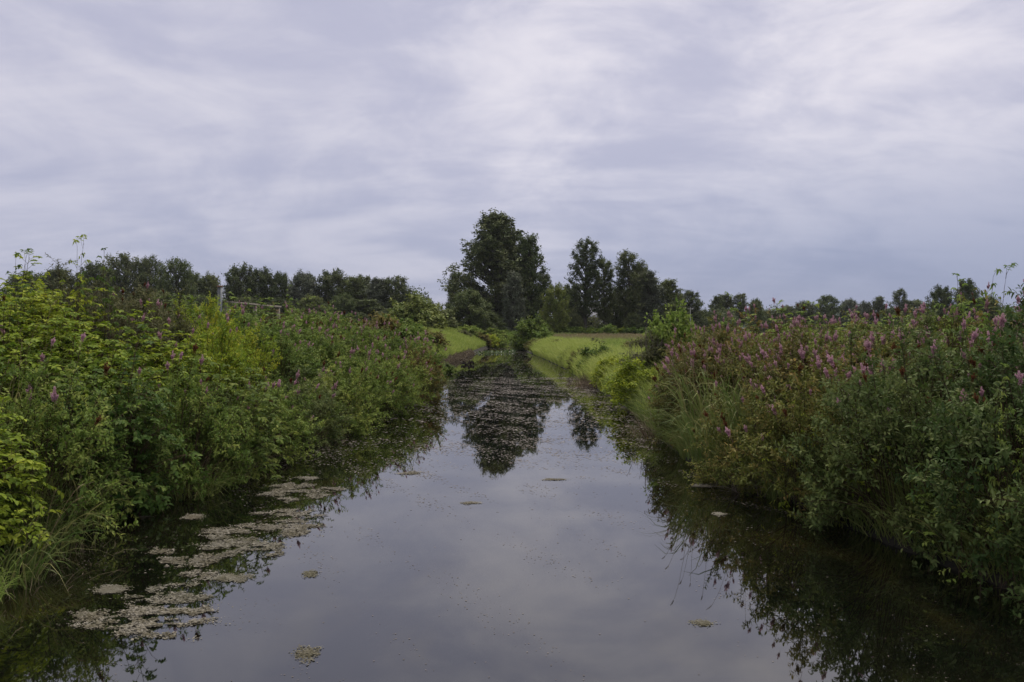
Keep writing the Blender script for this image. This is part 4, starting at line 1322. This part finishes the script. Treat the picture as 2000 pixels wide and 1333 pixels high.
for u0, u1, v0, v1, nb, dens, tb, lab in AM:
    u = rng.uniform(u0, u1, nb) if nb >= 10 else (u0 + u1) / 2 + (u1 - u0) * rng.uniform(-.22, .22, nb)
    v = v0 + (v1 - v0) * np.clip(.5 + .5 * np.sin((u - u0) / (u1 - u0) * 3) * 0 + rng.normal(0, .27 if nb >= 10 else .16, nb), 0, 1)
    dd = F * EYE / (v - HOR)
    bx, by = (u - 1000) * dd / F, dd
    d0 = F * EYE / (v0 - HOR) - F * EYE / (v1 - HOR)
    wd = (u1 - u0) * dd.mean() / F
    ra = np.maximum(.06, wd * rng.uniform(.07, .18, nb) * (2.0 if nb < 10 else 1.15))
    rb = np.maximum(.05, d0 * rng.uniform(.08, .2, nb) * (1.2 if nb < 10 else .9))
    xs, ys, zs = [], [], []
    for i in range(nb):
        c = int(dens * PI * ra[i] * rb[i] / .00007)
        th, q_ = rng.random(c) * 6.283, np.sqrt(rng.random(c)) * np.where(rng.random(c) < .12, rng.uniform(1, 1.9, c), rng.uniform(.8, 1.2, c))
        wob = 1 + .25 * np.sin(3 * th + i) + .18 * np.sin(7 * th + 2 * i)
        xs.append(bx[i] + ra[i] * q_ * wob * np.cos(th)); ys.append(by[i] + rb[i] * q_ * wob * np.sin(th))
    x, y = np.concatenate(xs), np.concatenate(ys)
    tn = np.clip(tb + .18 * np.sin(x * 9 + np.sin(y * 7)) * np.sin(y * 8) + rng.normal(0, .16, len(x)), 0, 1)
    cx, cy = float(x.mean()), float(y.mean())
    # ragged gaps and blotches
    fn = fract(x * .55, y, 7.0, 3, 4)
    tn = np.clip(tn + 1.3 * (fract(x, y, 9.0, 11, 3) - .5) + rng.normal(0, .12, len(x)), 0, 1)
    hole = rng.random(len(x)) > np.clip((fn - .36) / .12, 0, 1) if nb >= 10 else rng.random(len(x)) > np.clip((fn - .05) / .25, 0, 1)
    x, y, tn = x[~hole], y[~hole], tn[~hole]
    a = Acc()
    flakes(a, rng, x - cx, y - cy, rng.uniform(.002, .0075, len(x)) * (1 + .03 * cy), .003 + .007 * rng.random(len(x)), tn, .15, 1.4)
    m_ = len(x) // 12 if nb >= 10 else 0
    kb = rng.choice(len(x), m_, replace=False)
    flakes(a, rng, x[kb] - cx, y[kb] - cy, rng.uniform(.007, .015, m_), .009 + .008 * rng.random(m_), np.clip(tn[kb] + rng.normal(-.05, .3, m_), 0, 1), .3, 1.3)
    tag(link('algae_mat', a.mesh('algae_mat', M['algae']), loc=(cx, cy, 0)), lab, 'algae', 'algae mats floating on the left side' if u1 < 680 else 'algae patches in open water')

# loose duckweed flecks: everywhere a little, thick over the mid channel
n = 138000
y = np.concatenate([rng.uniform(13, 40, 58000), rng.uniform(26, 100, 26000), rng.uniform(5.5, 18, 54000)])
fx = rng.random(n)
x = xl(y) + (xr(y) - xl(y)) * fx
st = np.sin(y * 2.1 + 1.5 * np.sin(x * .35)) * .5 + np.sin(y * .63 + x * .3) * .5
cl = patchy(x * 1.6, y * 2.2, 1.7)
mid_ = np.exp(-((x - .2) / 2.6) ** 2) * np.clip((y - 12) / 7, .12, 1)
edge = np.exp(-((xr(y) - x) / .9) ** 2) * np.clip((y - 15) / 8, 0, 1) + .5 * np.exp(-((x - xl(y)) / 1.0) ** 2)
pr_ = np.clip(.03 + .62 * mid_ + .6 * edge + .12 * np.clip((y - 34) / 10, 0, 1), 0, 1) * np.clip(.45 + .25 * st + 1.0 * cl, .02, 1)
near = np.clip(patchy(x * 2.2, y * 2.0, 1.6) + .35 * np.sin(x * 5 + y * 3) - .22, 0, 1)
pr_ = np.where(y < 14, near * .75 + .012, np.maximum(pr_, (y < 18) * near * .6))
k = rng.random(n) < pr_
x, y = x[k], y[k]
a = Acc()
flakes(a, rng, x, y, rng.uniform(.003, .010, len(x)) * np.minimum(.42 + .0068 * y * y, 3.6), np.full(len(x), .004), np.clip(rng.normal(.42, .22, len(x)) - .3 * (y < 13), 0, 1), .05, 1.5)
tag(link('duckweed', a.mesh('duckweed', M['fleck'])), 'loose duckweed flecks scattered over the channel water', 'duckweed', None, 'stuff')

# water lilies across the channel end
LL = [(930, 77.5), (937, 77), (948, 78), (956, 77), (963, 78.5), (972, 78), (979, 77.3), (987, 79), (996, 82), (1004, 81)]
LW = ['leftmost', 'second', 'third', 'fourth', 'fifth', 'sixth', 'seventh', 'eighth', 'ninth', 'rightmost']
for i, (u, d) in enumerate(LL):
    x = at(u, d)
    e = empty('water_lily', (x, d, 0), f'white-flowered water lily across the channel end, {LW[i]} in its line' if i in (0, 9) else f'white-flowered water lily across the channel end, {LW[i]} from the left', 'water lily')
    e['group'] = 'water lilies at the channel end'
    a = Acc()
    m = 9
    flakes(a, rng, rng.normal(0, .38, m), rng.normal(0, .5, m), rng.uniform(.12, .2, m), np.full(m, .01) + .004 * np.arange(m), rng.random(m), .02)
    P = np.stack([rng.normal(0, .3, 7), rng.normal(0, .3, 7), np.full(7, .02)], 1)
    D = nrm(rng.normal(0, .5, (7, 3)) + np.array([0, 0, 1.]))
    leaves(a, P, D, nrm(rng.normal(0, 1, (7, 3))), .3, .2, rng.random(7))
    part('lily_pads', a, 'lily', e)
    for j in range(1):
        a = Acc()
        m = 12
        th = np.arange(m) * 2.4
        Dp = nrm(np.stack([np.cos(th), np.sin(th), np.repeat([.5, 1.1, 2.0], 4)], 1))
        leaves(a, np.tile([[rng.normal(0, .25), -.2, .09]], (m, 1)), Dp, nrm(np.stack([-np.cos(th) * .5, -np.sin(th) * .5, np.ones(m)], 1)), .10, .055, .6)
        part('flower', a, 'petal', e)
for i, (u, d, lab) in enumerate([(903, 53.5, 'flat dark pond leaf left of the curled pair by the left bank'), (915, 53, 'tallest dark curled pond leaf in mid channel'), (921, 54, 'dark curled pond leaf right of the tallest one')]):
    a = Acc()
    m = 6
    P = np.stack([rng.normal(0, .12, m), rng.normal(0, .1, m), np.full(m, .01)], 1)
    leaves(a, P, nrm(rng.normal(0, .6, (m, 3)) + np.array([.2, 0, .25 + .5 * (i > 0)])), nrm(rng.normal(0, 1, (m, 3))), .32, .17, .5)
    tag(link('pond_leaf', a.mesh('pond_leaf', M['dark_leaf']), loc=(at(u, d), d, 0)), lab, 'pond leaf', 'dark pond leaves')
